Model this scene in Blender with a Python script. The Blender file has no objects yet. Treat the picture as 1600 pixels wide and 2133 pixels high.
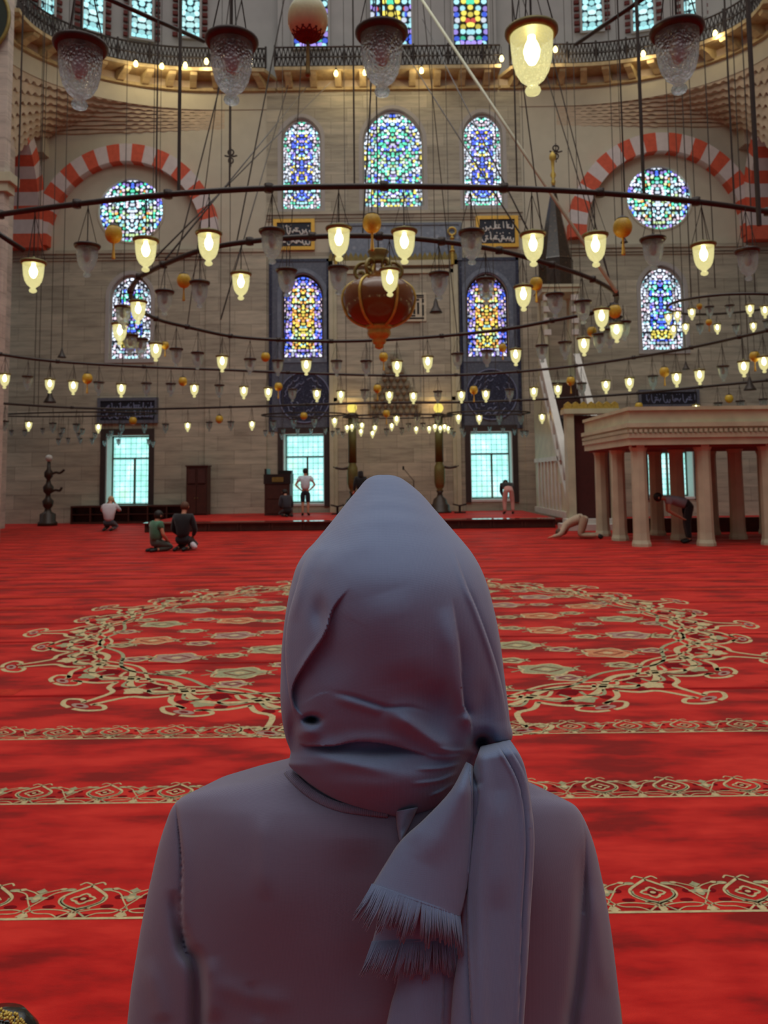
import bpy, bmesh, math, random
from math import sin, cos, pi, sqrt, atan2, exp, radians
from mathutils import Vector, Matrix

random.seed(7)
SC = bpy.context.scene
COL = SC.collection

# ------------------------------------------------------------------ camera
F = 1602.0
CAMZ = 1.6
CY = 868.0                      # row of the optical axis (the frame sits low on the lens)
PITCH = math.atan((996.0 - CY) / F)
ROLL = 0.0115
RM = Matrix.Rotation(pi / 2 + PITCH, 3, 'X') @ Matrix.Rotation(-ROLL, 3, 'Z')
cam_data = bpy.data.cameras.new('camera')
cam = bpy.data.objects.new('camera', cam_data)
COL.objects.link(cam)
cam.matrix_world = Matrix.Translation((0, 0, CAMZ)) @ RM.to_4x4()
cam_data.sensor_fit = 'VERTICAL'
cam_data.sensor_height = 36.0
cam_data.lens = 36.0 * F / 2133.0
cam_data.shift_y = (CY - 1066.5) / 2133.0
cam_data.clip_start = 0.05
cam_data.clip_end = 200
cam_data.dof.use_dof = True
cam_data.dof.focus_distance = 0.76
cam_data.dof.aperture_fstop = 15.0
SC.camera = cam

# ------------------------------------------------------------------ world, light, exposure
SC.view_settings.view_transform = 'Standard'
SC.view_settings.look = 'None'
SC.view_settings.gamma = 1.0
SC.view_settings.use_curve_mapping = False
SC.view_settings.exposure = 0.0
world = bpy.data.worlds.new('daylight')
SC.world = world
world.use_nodes = True
wn, wl = world.node_tree.nodes, world.node_tree.links
wn.clear()
w_out = wn.new('ShaderNodeOutputWorld')
w_bg = wn.new('ShaderNodeBackground')
w_tc = wn.new('ShaderNodeTexCoord')
w_sep = wn.new('ShaderNodeSeparateXYZ')
w_ramp = wn.new('ShaderNodeValToRGB')
wl.new(w_tc.outputs['Generated'], w_sep.inputs[0])
wl.new(w_sep.outputs['Z'], w_ramp.inputs[0])
w_ramp.color_ramp.elements[0].position = 0.0
w_ramp.color_ramp.elements[0].color = (0.042, 0.048, 0.068, 1)
w_ramp.color_ramp.elements[1].position = 1.0
w_ramp.color_ramp.elements[1].color = (2.0, 2.0, 1.95, 1)
w_e = w_ramp.color_ramp.elements.new(0.55)
w_e.color = (0.12, 0.13, 0.15, 1)
wl.new(w_ramp.outputs[0], w_bg.inputs[0])
w_bg.inputs[1].default_value = 1.0
wl.new(w_bg.outputs[0], w_out.inputs[0])
# daylight falling from the dome windows high above toward the far wall
dl = bpy.data.lights.new('dome_daylight', 'AREA'); dl.shape = 'RECTANGLE'; dl.size = 18; dl.size_y = 7
dl.energy = 700; dl.color = (1.0, 1.0, 0.94)
dlo = bpy.data.objects.new('dome_daylight', dl); COL.objects.link(dlo)
dlo.location = (0, 11, 21); dlo.rotation_euler = Vector((0, 0.8, -0.6)).to_track_quat('-Z', 'Z').to_euler()
SC.cycles.max_bounces = 6
SC.cycles.transparent_max_bounces = 24
SC.cycles.sample_clamp_indirect = 4.0
SC.cycles.caustics_reflective = False
SC.cycles.caustics_refractive = False

# ------------------------------------------------------------------ helpers
def ray(px, py):
    return RM @ Vector(((px - 800.0) / F, (CY - py) / F, -1.0))

def P(px, py, Y):
    """point on the vertical plane Y seen at photo pixel px,py"""
    d = ray(px, py)
    t = Y / d.y
    return Vector((d.x * t, Y, CAMZ + d.z * t))

def PZ(px, py, z):
    d = ray(px, py)
    t = (z - CAMZ) / d.z
    return Vector((d.x * t, d.y * t, z))

class MB:
    def __init__(s):
        s.v = []; s.f = []; s.m = []; s.uv = {}
    def vert(s, p):
        s.v.append(tuple(p)); return len(s.v) - 1
    def face(s, idx, mat=0):
        s.f.append(tuple(idx)); s.m.append(mat)
    def box(s, x0, x1, y0, y1, z0, z1, mat=0):
        b = len(s.v)
        for z in (z0, z1):
            s.v += [(x0, y0, z), (x1, y0, z), (x1, y1, z), (x0, y1, z)]
        for q in ((0, 3, 2, 1), (4, 5, 6, 7), (0, 1, 5, 4), (1, 2, 6, 5), (2, 3, 7, 6), (3, 0, 4, 7)):
            s.face([b + i for i in q], mat)
        return s
    def tube(s, pts, r, n=8, mat=0, caps=True, closed=False):
        pts = [Vector(p) for p in pts]
        N = len(pts)
        rr = r if isinstance(r, (list, tuple)) else [r] * N
        b = len(s.v)
        up = None
        for i, p in enumerate(pts):
            if closed:
                d = pts[(i + 1) % N] - pts[i - 1]
            else:
                d = pts[min(i + 1, N - 1)] - pts[max(i - 1, 0)]
            if d.length < 1e-9: d = Vector((0, 0, 1))
            d.normalize()
            if up is None or abs(d.dot(up)) > 0.95:
                up = Vector((0, 0, 1)) if abs(d.z) < 0.9 else Vector((1, 0, 0))
            a = d.cross(up).normalized()
            c = a.cross(d).normalized()
            up = c
            for k in range(n):
                t = 2 * pi * k / n
                s.v.append(tuple(p + (a * cos(t) + c * sin(t)) * rr[i]))
        rng = N if closed else N - 1
        for i in range(rng):
            j = (i + 1) % N
            for k in range(n):
                k2 = (k + 1) % n
                s.face([b + i * n + k, b + i * n + k2, b + j * n + k2, b + j * n + k], mat)
        if caps and not closed:
            s.face([b + k for k in range(n)][::-1], mat)
            s.face([b + (N - 1) * n + k for k in range(n)], mat)
        return s
    def lathe(s, prof, c=(0, 0, 0), n=24, mat=0, sx=1.0, sy=1.0, flute=0.0, nf=0):
        b = len(s.v)
        for (r, z) in prof:
            for k in range(n):
                t = 2 * pi * k / n
                q = r * (1 + (flute * cos(nf * t) if nf else 0))
                s.v.append((c[0] + q * cos(t) * sx, c[1] + q * sin(t) * sy, c[2] + z))
        for i in range(len(prof) - 1):
            for k in range(n):
                k2 = (k + 1) % n
                s.face([b + i * n + k, b + i * n + k2, b + (i + 1) * n + k2, b + (i + 1) * n + k], mat)
        if prof[0][0] > 1e-6: s.face([b + k for k in range(n)][::-1], mat)
        if prof[-1][0] > 1e-6: s.face([b + (len(prof) - 1) * n + k for k in range(n)], mat)
        return s
    def ball(s, c, rx, ry=None, rz=None, n=14, m=9, mat=0):
        ry = ry or rx; rz = rz or rx
        prof = [(max(1e-7, sin(pi * i / m)), -cos(pi * i / m)) for i in range(m + 1)]
        b = len(s.v)
        for (r, z) in prof:
            for k in range(n):
                t = 2 * pi * k / n
                s.v.append((c[0] + r * cos(t) * rx, c[1] + r * sin(t) * ry, c[2] + z * rz))
        for i in range(m):
            for k in range(n):
                k2 = (k + 1) % n
                s.face([b + i * n + k, b + i * n + k2, b + (i + 1) * n + k2, b + (i + 1) * n + k], mat)
        return s
    def prism(s, poly, y0, y1, mat=0):
        """poly in (x,z), extruded along y; y0 is the side toward the camera"""
        b = len(s.v); n = len(poly)
        for y in (y0, y1):
            s.v += [(p[0], y, p[1]) for p in poly]
        s.face([b + i for i in range(n)], mat)
        s.face([b + n + i for i in range(n)][::-1], mat)
        for i in range(n):
            j = (i + 1) % n
            s.face([b + j, b + i, b + n + i, b + n + j], mat)
        return s
    def grid(s, rows, mat=0, closed=False, flip=False):
        b = len(s.v); n = len(rows[0])
        for r in rows: s.v += [tuple(p) for p in r]
        for i in range(len(rows) - 1):
            for k in range(n if closed else n - 1):
                k2 = (k + 1) % n
                q = [b + i * n + k, b + i * n + k2, b + (i + 1) * n + k2, b + (i + 1) * n + k]
                s.face(q[::-1] if flip else q, mat)
        return s
    def mesh(s, name, mats, smooth=False, weld=False):
        me = bpy.data.meshes.new(name)
        me.from_pydata(s.v, [], s.f)
        for m in (mats if isinstance(mats, (list, tuple)) else [mats]): me.materials.append(m)
        me.polygons.foreach_set('material_index', s.m)
        if smooth: me.polygons.foreach_set('use_smooth', [True] * len(me.polygons))
        bm = bmesh.new(); bm.from_mesh(me)
        if weld: bmesh.ops.remove_doubles(bm, verts=bm.verts, dist=1e-5)
        bmesh.ops.recalc_face_normals(bm, faces=bm.faces)
        bm.to_mesh(me); bm.free()
        me.update()
        return me
    def build(s, name, mats, parent=None, smooth=False, weld=False, **kw):
        o = bpy.data.objects.new(name, s.mesh(name, mats, smooth, weld))
        COL.objects.link(o)
        if parent is not None: o.parent = parent
        if kw: tag(o, **kw)
        return o

def tag(o, label=None, cat=None, group=None, kind=None):
    if label: o['label'] = label
    if cat: o['category'] = cat
    if group: o['group'] = group
    if kind: o['kind'] = kind
    return o

def empty(name, loc=(0, 0, 0), rz=0.0, **kw):
    o = bpy.data.objects.new(name, None)
    COL.objects.link(o)
    o.location = loc; o.rotation_euler = (0, 0, rz)
    o.empty_display_size = 0.05
    tag(o, **kw)
    return o

def copy_tree(o, parent=None):
    c = o.copy(); COL.objects.link(c)
    if parent is not None: c.parent = parent
    for ch in o.children: copy_tree(ch, c)
    return c

def evaluated(o):
    dg = bpy.context.evaluated_depsgraph_get()
    dg.update()
    me = bpy.data.meshes.new_from_object(o.evaluated_get(dg))
    old = o.data
    o.modifiers.clear()
    o.data = me
    return o

def bool_cut(o, cutter_mb):
    cu = cutter_mb.build('cutter', [], None)
    m = o.modifiers.new('cut', 'BOOLEAN'); m.operation = 'DIFFERENCE'; m.solver = 'EXACT'; m.object = cu
    m.use_self = False
    evaluated(o)
    bpy.data.objects.remove(cu)
    return o

def catmull(pts, n=8):
    pts = [Vector(p) for p in pts]
    out = []
    for i in range(len(pts) - 1):
        p0 = pts[max(i - 1, 0)]; p1 = pts[i]; p2 = pts[i + 1]; p3 = pts[min(i + 2, len(pts) - 1)]
        for k in range(n):
            t = k / n
            out.append(0.5 * ((2 * p1) + (p2 - p0) * t + (2 * p0 - 5 * p1 + 4 * p2 - p3) * t * t + (3 * p1 - p0 - 3 * p2 + p3) * t ** 3))
    out.append(pts[-1])
    return out

def lerp_table(tab, y):
    """smooth monotone-ish interpolation of [(y, v)...]"""
    if y <= tab[0][0]: return tab[0][1]
    if y >= tab[-1][0]: return tab[-1][1]
    for i in range(len(tab) - 1):
        if tab[i][0] <= y <= tab[i + 1][0]:
            y1, v1 = tab[i]; y2, v2 = tab[i + 1]
            h = y2 - y1
            t = (y - y1) / h
            def slope(j):
                if j <= 0 or j >= len(tab) - 1:
                    k = 0 if j <= 0 else len(tab) - 2
                    return (tab[k + 1][1] - tab[k][1]) / (tab[k + 1][0] - tab[k][0])
                return (tab[j + 1][1] - tab[j - 1][1]) / (tab[j + 1][0] - tab[j - 1][0])
            m1, m2 = slope(i), slope(i + 1)
            return ((2 * t ** 3 - 3 * t * t + 1) * v1 + (t ** 3 - 2 * t * t + t) * h * m1 +
                    (-2 * t ** 3 + 3 * t * t) * v2 + (t ** 3 - t * t) * h * m2)

ORD = ('first second third fourth fifth sixth seventh eighth ninth tenth eleventh twelfth thirteenth fourteenth fifteenth sixteenth '
       'seventeenth eighteenth nineteenth twentieth twenty-first twenty-second twenty-third twenty-fourth twenty-fifth twenty-sixth '
       'twenty-seventh twenty-eighth twenty-ninth thirtieth thirty-first thirty-second thirty-third thirty-fourth thirty-fifth '
       'thirty-sixth thirty-seventh thirty-eighth thirty-ninth fortieth forty-first forty-second forty-third forty-fourth forty-fifth').split()

# ------------------------------------------------------------------ materials
def srgb(r, g, b):
    def c(u):
        u /= 255.0
        return u / 12.92 if u <= 0.04045 else ((u + 0.055) / 1.055) ** 2.4
    return (c(r), c(g), c(b), 1.0)

class NT:
    def __init__(s, name):
        s.mat = bpy.data.materials.new(name)
        s.mat.use_nodes = True
        s.t = s.mat.node_tree
        s.n = s.t.nodes; s.l = s.t.links
        s.n.clear()
        s.out = s.n.new('ShaderNodeOutputMaterial')
    def new(s, typ, **kw):
        nd = s.n.new('ShaderNode' + typ)
        for k, v in kw.items(): setattr(nd, k, v)
        return nd
    def set(s, sock, v):
        if hasattr(v, 'links') or isinstance(v, bpy.types.NodeSocket): s.l.new(v, sock)
        else: sock.default_value = v
    def math(s, op, a, b=None, clamp=False):
        nd = s.new('Math', operation=op); nd.use_clamp = clamp
        s.set(nd.inputs[0], a)
        if b is not None: s.set(nd.inputs[1], b)
        return nd.outputs[0]
    def mix(s, fac, a, b, typ='MIX'):
        nd = s.new('Mix', data_type='RGBA', blend_type=typ)
        s.set(nd.inputs[0], fac); s.set(nd.inputs[6], a); s.set(nd.inputs[7], b)
        return nd.outputs[2]
    def ramp(s, fac, els, interp='LINEAR'):
        nd = s.new('ValToRGB')
        nd.color_ramp.interpolation = interp
        e = nd.color_ramp.elements
        while len(e) < len(els): e.new(0.5)
        for i, (p, c) in enumerate(els):
            e[i].position = p; e[i].color = c
        s.set(nd.inputs[0], fac)
        return nd.outputs[0]
    def noise(s, vec, scale, detail=3.0, rough=0.55, out=0):
        nd = s.new('TexNoise'); nd.inputs['Scale'].default_value = scale
        nd.inputs['Detail'].default_value = detail; nd.inputs['Roughness'].default_value = rough
        if vec is not None: s.l.new(vec, nd.inputs['Vector'])
        return nd.outputs[out]
    def coords(s, scale=(1, 1, 1), rot=(0, 0, 0), which='Object'):
        tc = s.new('TexCoord'); mp = s.new('Mapping')
        mp.inputs['Scale'].default_value = scale
        mp.inputs['Rotation'].default_value = rot
        s.l.new(tc.outputs[which], mp.inputs[0])
        return mp.outputs[0]
    def bump(s, h, strength=0.3, dist=0.01):
        nd = s.new('Bump'); nd.inputs['Strength'].default_value = strength; nd.inputs['Distance'].default_value = dist
        s.l.new(h, nd.inputs['Height'])
        return nd.outputs[0]
    def bsdf(s, color, rough=0.6, metal=0.0, normal=None, spec=0.5, sheen=0.0):
        b = s.new('BsdfPrincipled')
        s.set(b.inputs['Base Color'], color); s.set(b.inputs['Roughness'], rough)
        b.inputs['Metallic'].default_value = metal
        b.inputs['Specular IOR Level'].default_value = spec
        if sheen:
            b.inputs['Sheen Weight'].default_value = sheen
            b.inputs['Sheen Roughness'].default_value = 0.5
        if normal is not None: s.l.new(normal, b.inputs['Normal'])
        s.l.new(b.outputs[0], s.out.inputs[0])
        return b

def simple(name, col, rough=0.6, metal=0.0, var=0.12, scale=8.0, spec=0.4, sheen=0.0, bump=0.0):
    n = NT(name)
    co = n.coords()
    nz = n.noise(co, scale)
    dark = tuple(c * (1 - var) for c in col[:3]) + (1,)
    lite = tuple(min(1, c * (1 + var)) for c in col[:3]) + (1,)
    c = n.ramp(nz, [(0.3, dark), (0.7, lite)])
    nm = n.bump(n.noise(co, scale * 6), bump, 0.01) if bump else None
    n.bsdf(c, rough, metal, nm, spec, sheen)
    return n.mat

def emit(name, col, strength, sampling=True):
    n = NT(name)
    e = n.new('Emission'); e.inputs[0].default_value = col; e.inputs[1].default_value = strength
    n.l.new(e.outputs[0], n.out.inputs[0])
    n.mat.cycles.emission_sampling = 'FRONT_BACK' if sampling else 'NONE'
    return n.mat

M = {}
def stone(name, c1, c2, mortar, bw=1.3, bh=0.55, vein=True):
    n = NT(name)
    tc = n.new('TexCoord')
    sep = n.new('SeparateXYZ'); n.l.new(tc.outputs['Object'], sep.inputs[0])
    cmb = n.new('CombineXYZ')
    xy = n.math('ADD', sep.outputs[0], sep.outputs[1])
    n.l.new(xy, cmb.inputs[0]); n.l.new(sep.outputs[2], cmb.inputs[1])
    br = n.new('TexBrick')
    br.inputs['Scale'].default_value = 1.0
    br.inputs['Brick Width'].default_value = bw; br.inputs['Row Height'].default_value = bh
    br.inputs['Mortar Size'].default_value = 0.007; br.inputs['Mortar Smooth'].default_value = 0.3
    br.inputs['Bias'].default_value = 0.0
    br.inputs['Color1'].default_value = c1; br.inputs['Color2'].default_value = c2; br.inputs['Mortar'].default_value = mortar
    n.l.new(cmb.outputs[0], br.inputs['Vector'])
    co = n.coords((0.5, 0.5, 3.2))
    v = n.noise(co, 1.6, 5, 0.6)
    c = n.mix(0.75, br.outputs['Color'], n.ramp(v, [(0.32, (0.62, 0.60, 0.59, 1)), (0.5, (0.95, 0.93, 0.92, 1)), (0.68, (1.2, 1.15, 1.1, 1))]), 'MULTIPLY') if vein else br.outputs['Color']
    n.bsdf(c, 0.62, 0.0, n.bump(v, 0.1, 0.02), 0.3)
    return n.mat
M['stone'] = stone('veined_stone', srgb(188, 184, 164), srgb(164, 160, 142), srgb(126, 121, 108))
M['stone_pier'] = stone('pale_pier_stone', srgb(200, 190, 178), srgb(186, 176, 164), srgb(150, 140, 130), 1.0, 0.6)
M['plaster'] = simple('cream_plaster', srgb(192, 188, 168), 0.8, var=0.06, scale=1.5)
M['plaster_grey'] = simple('grey_plaster', srgb(172, 170, 166), 0.8, var=0.06, scale=1.5)
M['muqarnas'] = simple('carved_stone', srgb(190, 174, 150), 0.75, var=0.14, scale=3)
M['gilt_stone'] = simple('gilded_stone', srgb(176, 156, 114), 0.6, var=0.18, scale=5)
M['marble'] = simple('grey_marble', srgb(190, 188, 160), 0.5, var=0.12, scale=2.5)
M['marble_white'] = simple('pale_marble', srgb(205, 200, 192), 0.45, var=0.1, scale=2.5)
M['arch_red'] = simple('red_voussoir', srgb(206, 92, 66), 0.75, var=0.12, scale=5)
M['arch_white'] = simple('white_voussoir', srgb(206, 198, 196), 0.75, var=0.06, scale=5)
M['iron'] = simple('dark_iron', srgb(58, 50, 46), 0.45, 0.5, var=0.2, scale=20)
M['cable'] = simple('steel_cable', srgb(70, 64, 58), 0.5, 0.4, var=0.1, scale=20)
M['brass'] = simple('worn_brass', srgb(122, 114, 70), 0.4, 0.5, var=0.2, scale=25)
M['bronze'] = simple('brown_bronze', srgb(56, 42, 34), 0.4, 0.1, var=0.2, scale=20)
M['gold'] = simple('gilding', srgb(190, 162, 78), 0.4, 0.4, var=0.18, scale=14)
M['frame_gold'] = simple('frame_gilding', srgb(222, 176, 70), 0.4, 0.2, var=0.12, scale=14)
M['old_gold'] = simple('olive_gold', srgb(128, 112, 58), 0.45, 0.3, var=0.2, scale=9)
M['dark_wood'] = simple('dark_walnut', srgb(66, 36, 28), 0.5, var=0.25, scale=6)
M['black_wood'] = simple('black_wood', srgb(34, 24, 22), 0.5, var=0.2, scale=6)
M['egg_amber'] = simple('amber_eggshell', srgb(200, 164, 52), 0.4, var=0.15, scale=12)
M['egg_cream'] = simple('cream_eggshell', srgb(196, 196, 150), 0.3, var=0.06, scale=12)
M['tassel'] = simple('gold_tassel', srgb(186, 152, 66), 0.6, var=0.15, scale=30)
M['net'] = simple('maroon_net', srgb(96, 30, 20), 0.7, var=0.2, scale=30)
M['frame_dark'] = simple('dark_window_frame', srgb(60, 50, 48), 0.6, var=0.15)
M['frame_green'] = simple('grey_green_frame', srgb(88, 96, 84), 0.6, var=0.1)
M['reveal'] = simple('white_reveal', srgb(214, 214, 210), 0.6, var=0.05)
M['navy'] = simple('navy_panel', srgb(30, 34, 48), 0.5, var=0.15)
M['ink'] = simple('black_ink', srgb(24, 22, 22), 0.6)
M['script_white'] = simple('white_script', srgb(214, 214, 208), 0.6, var=0.05)
M['script_blue'] = simple('pale_blue_script', srgb(120, 130, 160), 0.5, var=0.05)

def tiles(name, base, alt, lite, scale):
    n = NT(name)
    vo = n.new('TexVoronoi', feature='F1'); vo.inputs['Scale'].default_value = scale
    n.l.new(n.coords(), vo.inputs['Vector'])
    nz = n.noise(n.coords(), scale * 1.4, 4)
    c = n.ramp(vo.outputs['Distance'], [(0.0, lite), (0.22, alt), (0.4, base), (0.75, alt)])
    c = n.mix(n.ramp(nz, [(0.45, (0, 0, 0, 1)), (0.65, (1, 1, 1, 1))]), c, base)
    n.bsdf(c, 0.25, 0, None, 0.5)
    return n.mat
M['tile_grey'] = tiles('slate_blue_tiles', srgb(92, 98, 112), srgb(104, 110, 122), srgb(124, 130, 142), 7)
M['tile_dark'] = tiles('navy_floral_tiles', srgb(46, 48, 66), srgb(66, 70, 92), srgb(126, 132, 156), 9)
M['tile_pale'] = tiles('pale_blue_tiles', srgb(110, 120, 136), srgb(126, 136, 150), srgb(160, 166, 174), 3.2)
# stained glass: rows of small panes lit by the day outside
def stained(name, W, H, cell, inner, border, bw=0.2, band=None, strength=1.5, rnd=0.75, base_h=0.1, gap=0.43):
    n = NT(name)
    uv = n.new('UVMap')
    sep = n.new('SeparateXYZ'); n.l.new(uv.outputs[0], sep.inputs[0])
    u = n.math('ABSOLUTE', n.math('SUBTRACT', sep.outputs[0], 0.5))
    v = sep.outputs[1]
    cmb = n.new('CombineXYZ')
    n.l.new(n.math('MULTIPLY', u, W / cell), cmb.inputs[0])
    n.l.new(n.math('MULTIPLY', v, H / cell), cmb.inputs[1])
    vo = n.new('TexVoronoi', feature='F1', voronoi_dimensions='2D')
    vo.inputs['Scale'].default_value = 1.0; vo.inputs['Randomness'].default_value = rnd
    n.l.new(cmb.outputs[0], vo.inputs['Vector'])
    sc = n.new('SeparateColor'); n.l.new(vo.outputs['Color'], sc.inputs[0])
    def steps(cols):
        return n.ramp(sc.outputs[0], [(i / len(cols), c) for i, c in enumerate(cols)], 'CONSTANT')
    cin = steps(inner); cbo = steps(border)
    isb = n.math('MAXIMUM', n.math('GREATER_THAN', u, 0.5 - bw), n.math('MAXIMUM', n.math('LESS_THAN', v, base_h), n.math('GREATER_THAN', v, 0.86)))
    c = n.mix(isb, cin, cbo)
    if band:
        b0, b1, cols = band
        inb = n.math('MULTIPLY', n.math('MULTIPLY', n.math('GREATER_THAN', v, b0), n.math('LESS_THAN', v, b1)), n.math('LESS_THAN', u, 0.5 - bw))
        c = n.mix(inb, c, steps(cols))
    lit = n.ramp(vo.outputs['Distance'], [(gap - 0.07, (1, 1, 1, 1)), (gap + 0.06, (0.03, 0.03, 0.04, 1))])
    vary = n.math('ADD', 0.55, n.math('MULTIPLY', sc.outputs[1], 0.75))
    c = n.mix(1.0, c, lit, 'MULTIPLY')
    e = n.new('Emission'); n.l.new(c, e.inputs[0])
    n.l.new(n.math('MULTIPLY', vary, strength), e.inputs[1])
    g = n.new('BsdfGlossy'); g.inputs['Roughness'].default_value = 0.2; g.inputs[0].default_value = (0.03, 0.03, 0.03, 1)
    ad = n.new('AddShader'); n.l.new(e.outputs[0], ad.inputs[0]); n.l.new(g.outputs[0], ad.inputs[1])
    n.l.new(ad.outputs[0], n.out.inputs[0])
    n.mat.cycles.emission_sampling = 'NONE'
    return n.mat

WHT = (0.75, 0.82, 0.95, 1); CYN = (0.45, 0.9, 1.0, 1); BLU = (0.08, 0.16, 0.95, 1); DBL = (0.05, 0.08, 0.6, 1)
VIO = (0.4, 0.3, 0.85, 1); GRN = (0.1, 0.75, 0.45, 1); YEL = (0.85, 0.7, 0.12, 1); ORA = (0.9, 0.42, 0.1, 1); RED = (0.8, 0.12, 0.1, 1)
LIM = (0.55, 0.75, 0.35, 1); PNK = (0.8, 0.6, 0.7, 1); GRY = (0.35, 0.37, 0.42, 1)
M_BLUE = lambda W, H: stained('stained_glass_blue', W, H, 0.115, [BLU, DBL, BLU, WHT, VIO, YEL, CYN], [WHT, WHT, GRY, CYN, WHT, PNK, GRN], 0.2)
M_GREEN = lambda W, H: stained('stained_glass_green', W, H, 0.13, [GRN, CYN, WHT, BLU, GRN, LIM, VIO], [WHT, CYN, GRY, GRN, WHT, BLU, YEL], 0.16)
M_GOLD = lambda W, H: stained('stained_glass_gold', W, H, 0.12, [YEL, ORA, YEL, LIM, PNK, ORA, CYN], [VIO, BLU, PNK, VIO, GRY, BLU, WHT], 0.2)
M_MIX = lambda W, H: stained('stained_glass_mixed', W, H, 0.12, [BLU, CYN, BLU, WHT, GRN, VIO, CYN], [GRY, WHT, WHT, GRY, PNK, WHT, CYN], 0.22, (0.13, 0.24, [YEL, LIM, YEL, YEL]))
M_ROSE = lambda W, H: stained('stained_glass_rose', W, H, 0.14, [WHT, CYN, GRN, WHT, LIM, WHT, ORA, PNK, CYN], [BLU, WHT, CYN, WHT, VIO, WHT, GRN], 0.13)
M_TOP = lambda W, H: stained('stained_glass_top', W, H, 0.25, [YEL, WHT, YEL, CYN, GRN, YEL, RED], [CYN, WHT, CYN, BLU, CYN, VIO], 0.16, None, 1.2, 0.5, 0.06, 0.45)
M_CYAN = lambda W, H: stained('clear_leaded_glass', W, H, 0.23, [(0.45, 0.95, 0.98, 1), (0.6, 1, 1, 1), (0.4, 0.85, 0.9, 1)], [(0.5, 0.95, 1, 1), (0.4, 0.9, 0.95, 1)], 0.1, None, 1.15, 0.5, 0.06, 0.5)

# daylight panes of the ground windows: leaded grid in front of bright garden
def garden_pane(name):
    n = NT(name)
    uv = n.new('UVMap')
    sep = n.new('SeparateXYZ'); n.l.new(uv.outputs[0], sep.inputs[0])
    co = n.coords((1, 1, 1))
    nz = n.noise(co, 2.2, 3)
    nz2 = n.noise(co, 1.1, 2)
    c = n.ramp(nz, [(0.3, (0.32, 0.80, 0.66, 1)), (0.5, (0.46, 0.95, 0.92, 1)), (0.7, (0.72, 1.0, 1.0, 1))])
    c = n.mix(n.ramp(nz2, [(0.58, (0, 0, 0, 1)), (0.7, (0.5, 0.5, 0.5, 1))]), c, (0.35, 0.75, 0.4, 1))
    def bars(x, k, w):
        fr = n.math('FRACT', n.math('MULTIPLY', x, k))
        return n.math('LESS_THAN', n.math('ABSOLUTE', n.math('SUBTRACT', fr, 0.5)), w)
    ln = n.math('MAXIMUM', bars(sep.outputs[0], 8.0, 0.075), bars(sep.outputs[1], 13.0, 0.075))
    c = n.mix(n.math('MULTIPLY', ln, 0.8), c, (0.12, 0.3, 0.3, 1))
    e = n.new('Emission'); n.l.new(c, e.inputs[0]); e.inputs[1].default_value = 1.4
    n.l.new(e.outputs[0], n.out.inputs[0])
    return n.mat
M['garden'] = garden_pane('daylit_garden_pane')

# ------------------------------------------------------------------ the setting
WY = 30.0                       # face of the qibla wall
K = WY / F
def WD(w, px, py): return w * (WY / ray(px, py).y) / F
def HT(px, t, b): return P(px, t, WY).z - P(px, b, WY).z
def W(px, py, Y=WY):
    p = P(px, py, Y); return p.x, p.z

def arch_poly(cx, z0, w, h, n=16, point=0.12):
    """outline (x,z) of a window with a slightly pointed round head, counted from the base centre"""
    r = w / 2
    zs = z0 + h - r * (1 + point)
    pts = [(cx - r, z0), (cx + r, z0)]
    for i in range(n + 1):
        a = pi * i / n
        x = cx + r * cos(a); z = zs + r * (1 + point * sin(a) ** 3) * sin(a)
        pts.append((x, z))
    return pts

def pane_obj(name, poly, y, mat, parent, thick=0.03):
    """flat glazed panel with normalised uv"""
    xs = [p[0] for p in poly]; zs = [p[1] for p in poly]
    x0, x1, z0, z1 = min(xs), max(xs), min(zs), max(zs)
    mb = MB().prism(poly, y, y + thick)
    o = mb.build(name, mat, parent)
    me = o.data
    uvl = me.uv_layers.new(name='UVMap')
    for lp in me.loops:
        co = me.vertices[lp.vertex_index].co
        uvl.data[lp.index].uv = ((co.x - x0) / (x1 - x0), (co.z - z0) / (z1 - z0))
    return o

def ring_frame(poly_in, grow, y0, y1):
    """frame following poly, between poly and poly grown by `grow` about its centre"""
    cx = sum(p[0] for p in poly_in) / len(poly_in)
    xs = [p[0] for p in poly_in]; zs = [p[1] for p in poly_in]
    mx, mz = (min(xs) + max(xs)) / 2, (min(zs) + max(zs)) / 2
    sx = 1 + 2 * grow / (max(xs) - min(xs)); sz = 1 + 2 * grow / (max(zs) - min(zs))
    out = [(mx + (p[0] - mx) * sx, mz + (p[1] - mz) * sz) for p in poly_in]
    mb = MB(); n = len(poly_in)
    b = 0
    for y in (y0, y1):
        mb.v += [(p[0], y, p[1]) for p in poly_in]
        mb.v += [(p[0], y, p[1]) for p in out]
    for i in range(n):
        j = (i + 1) % n
        mb.face([i, j, n + j, n + i]); mb.face([2 * n + j, 2 * n + i, 3 * n + i, 3 * n + j])
        mb.face([n + i, n + j, 3 * n + j, 3 * n + i]); mb.face([j, i, 2 * n + i, 2 * n + j])
    return mb

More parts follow.
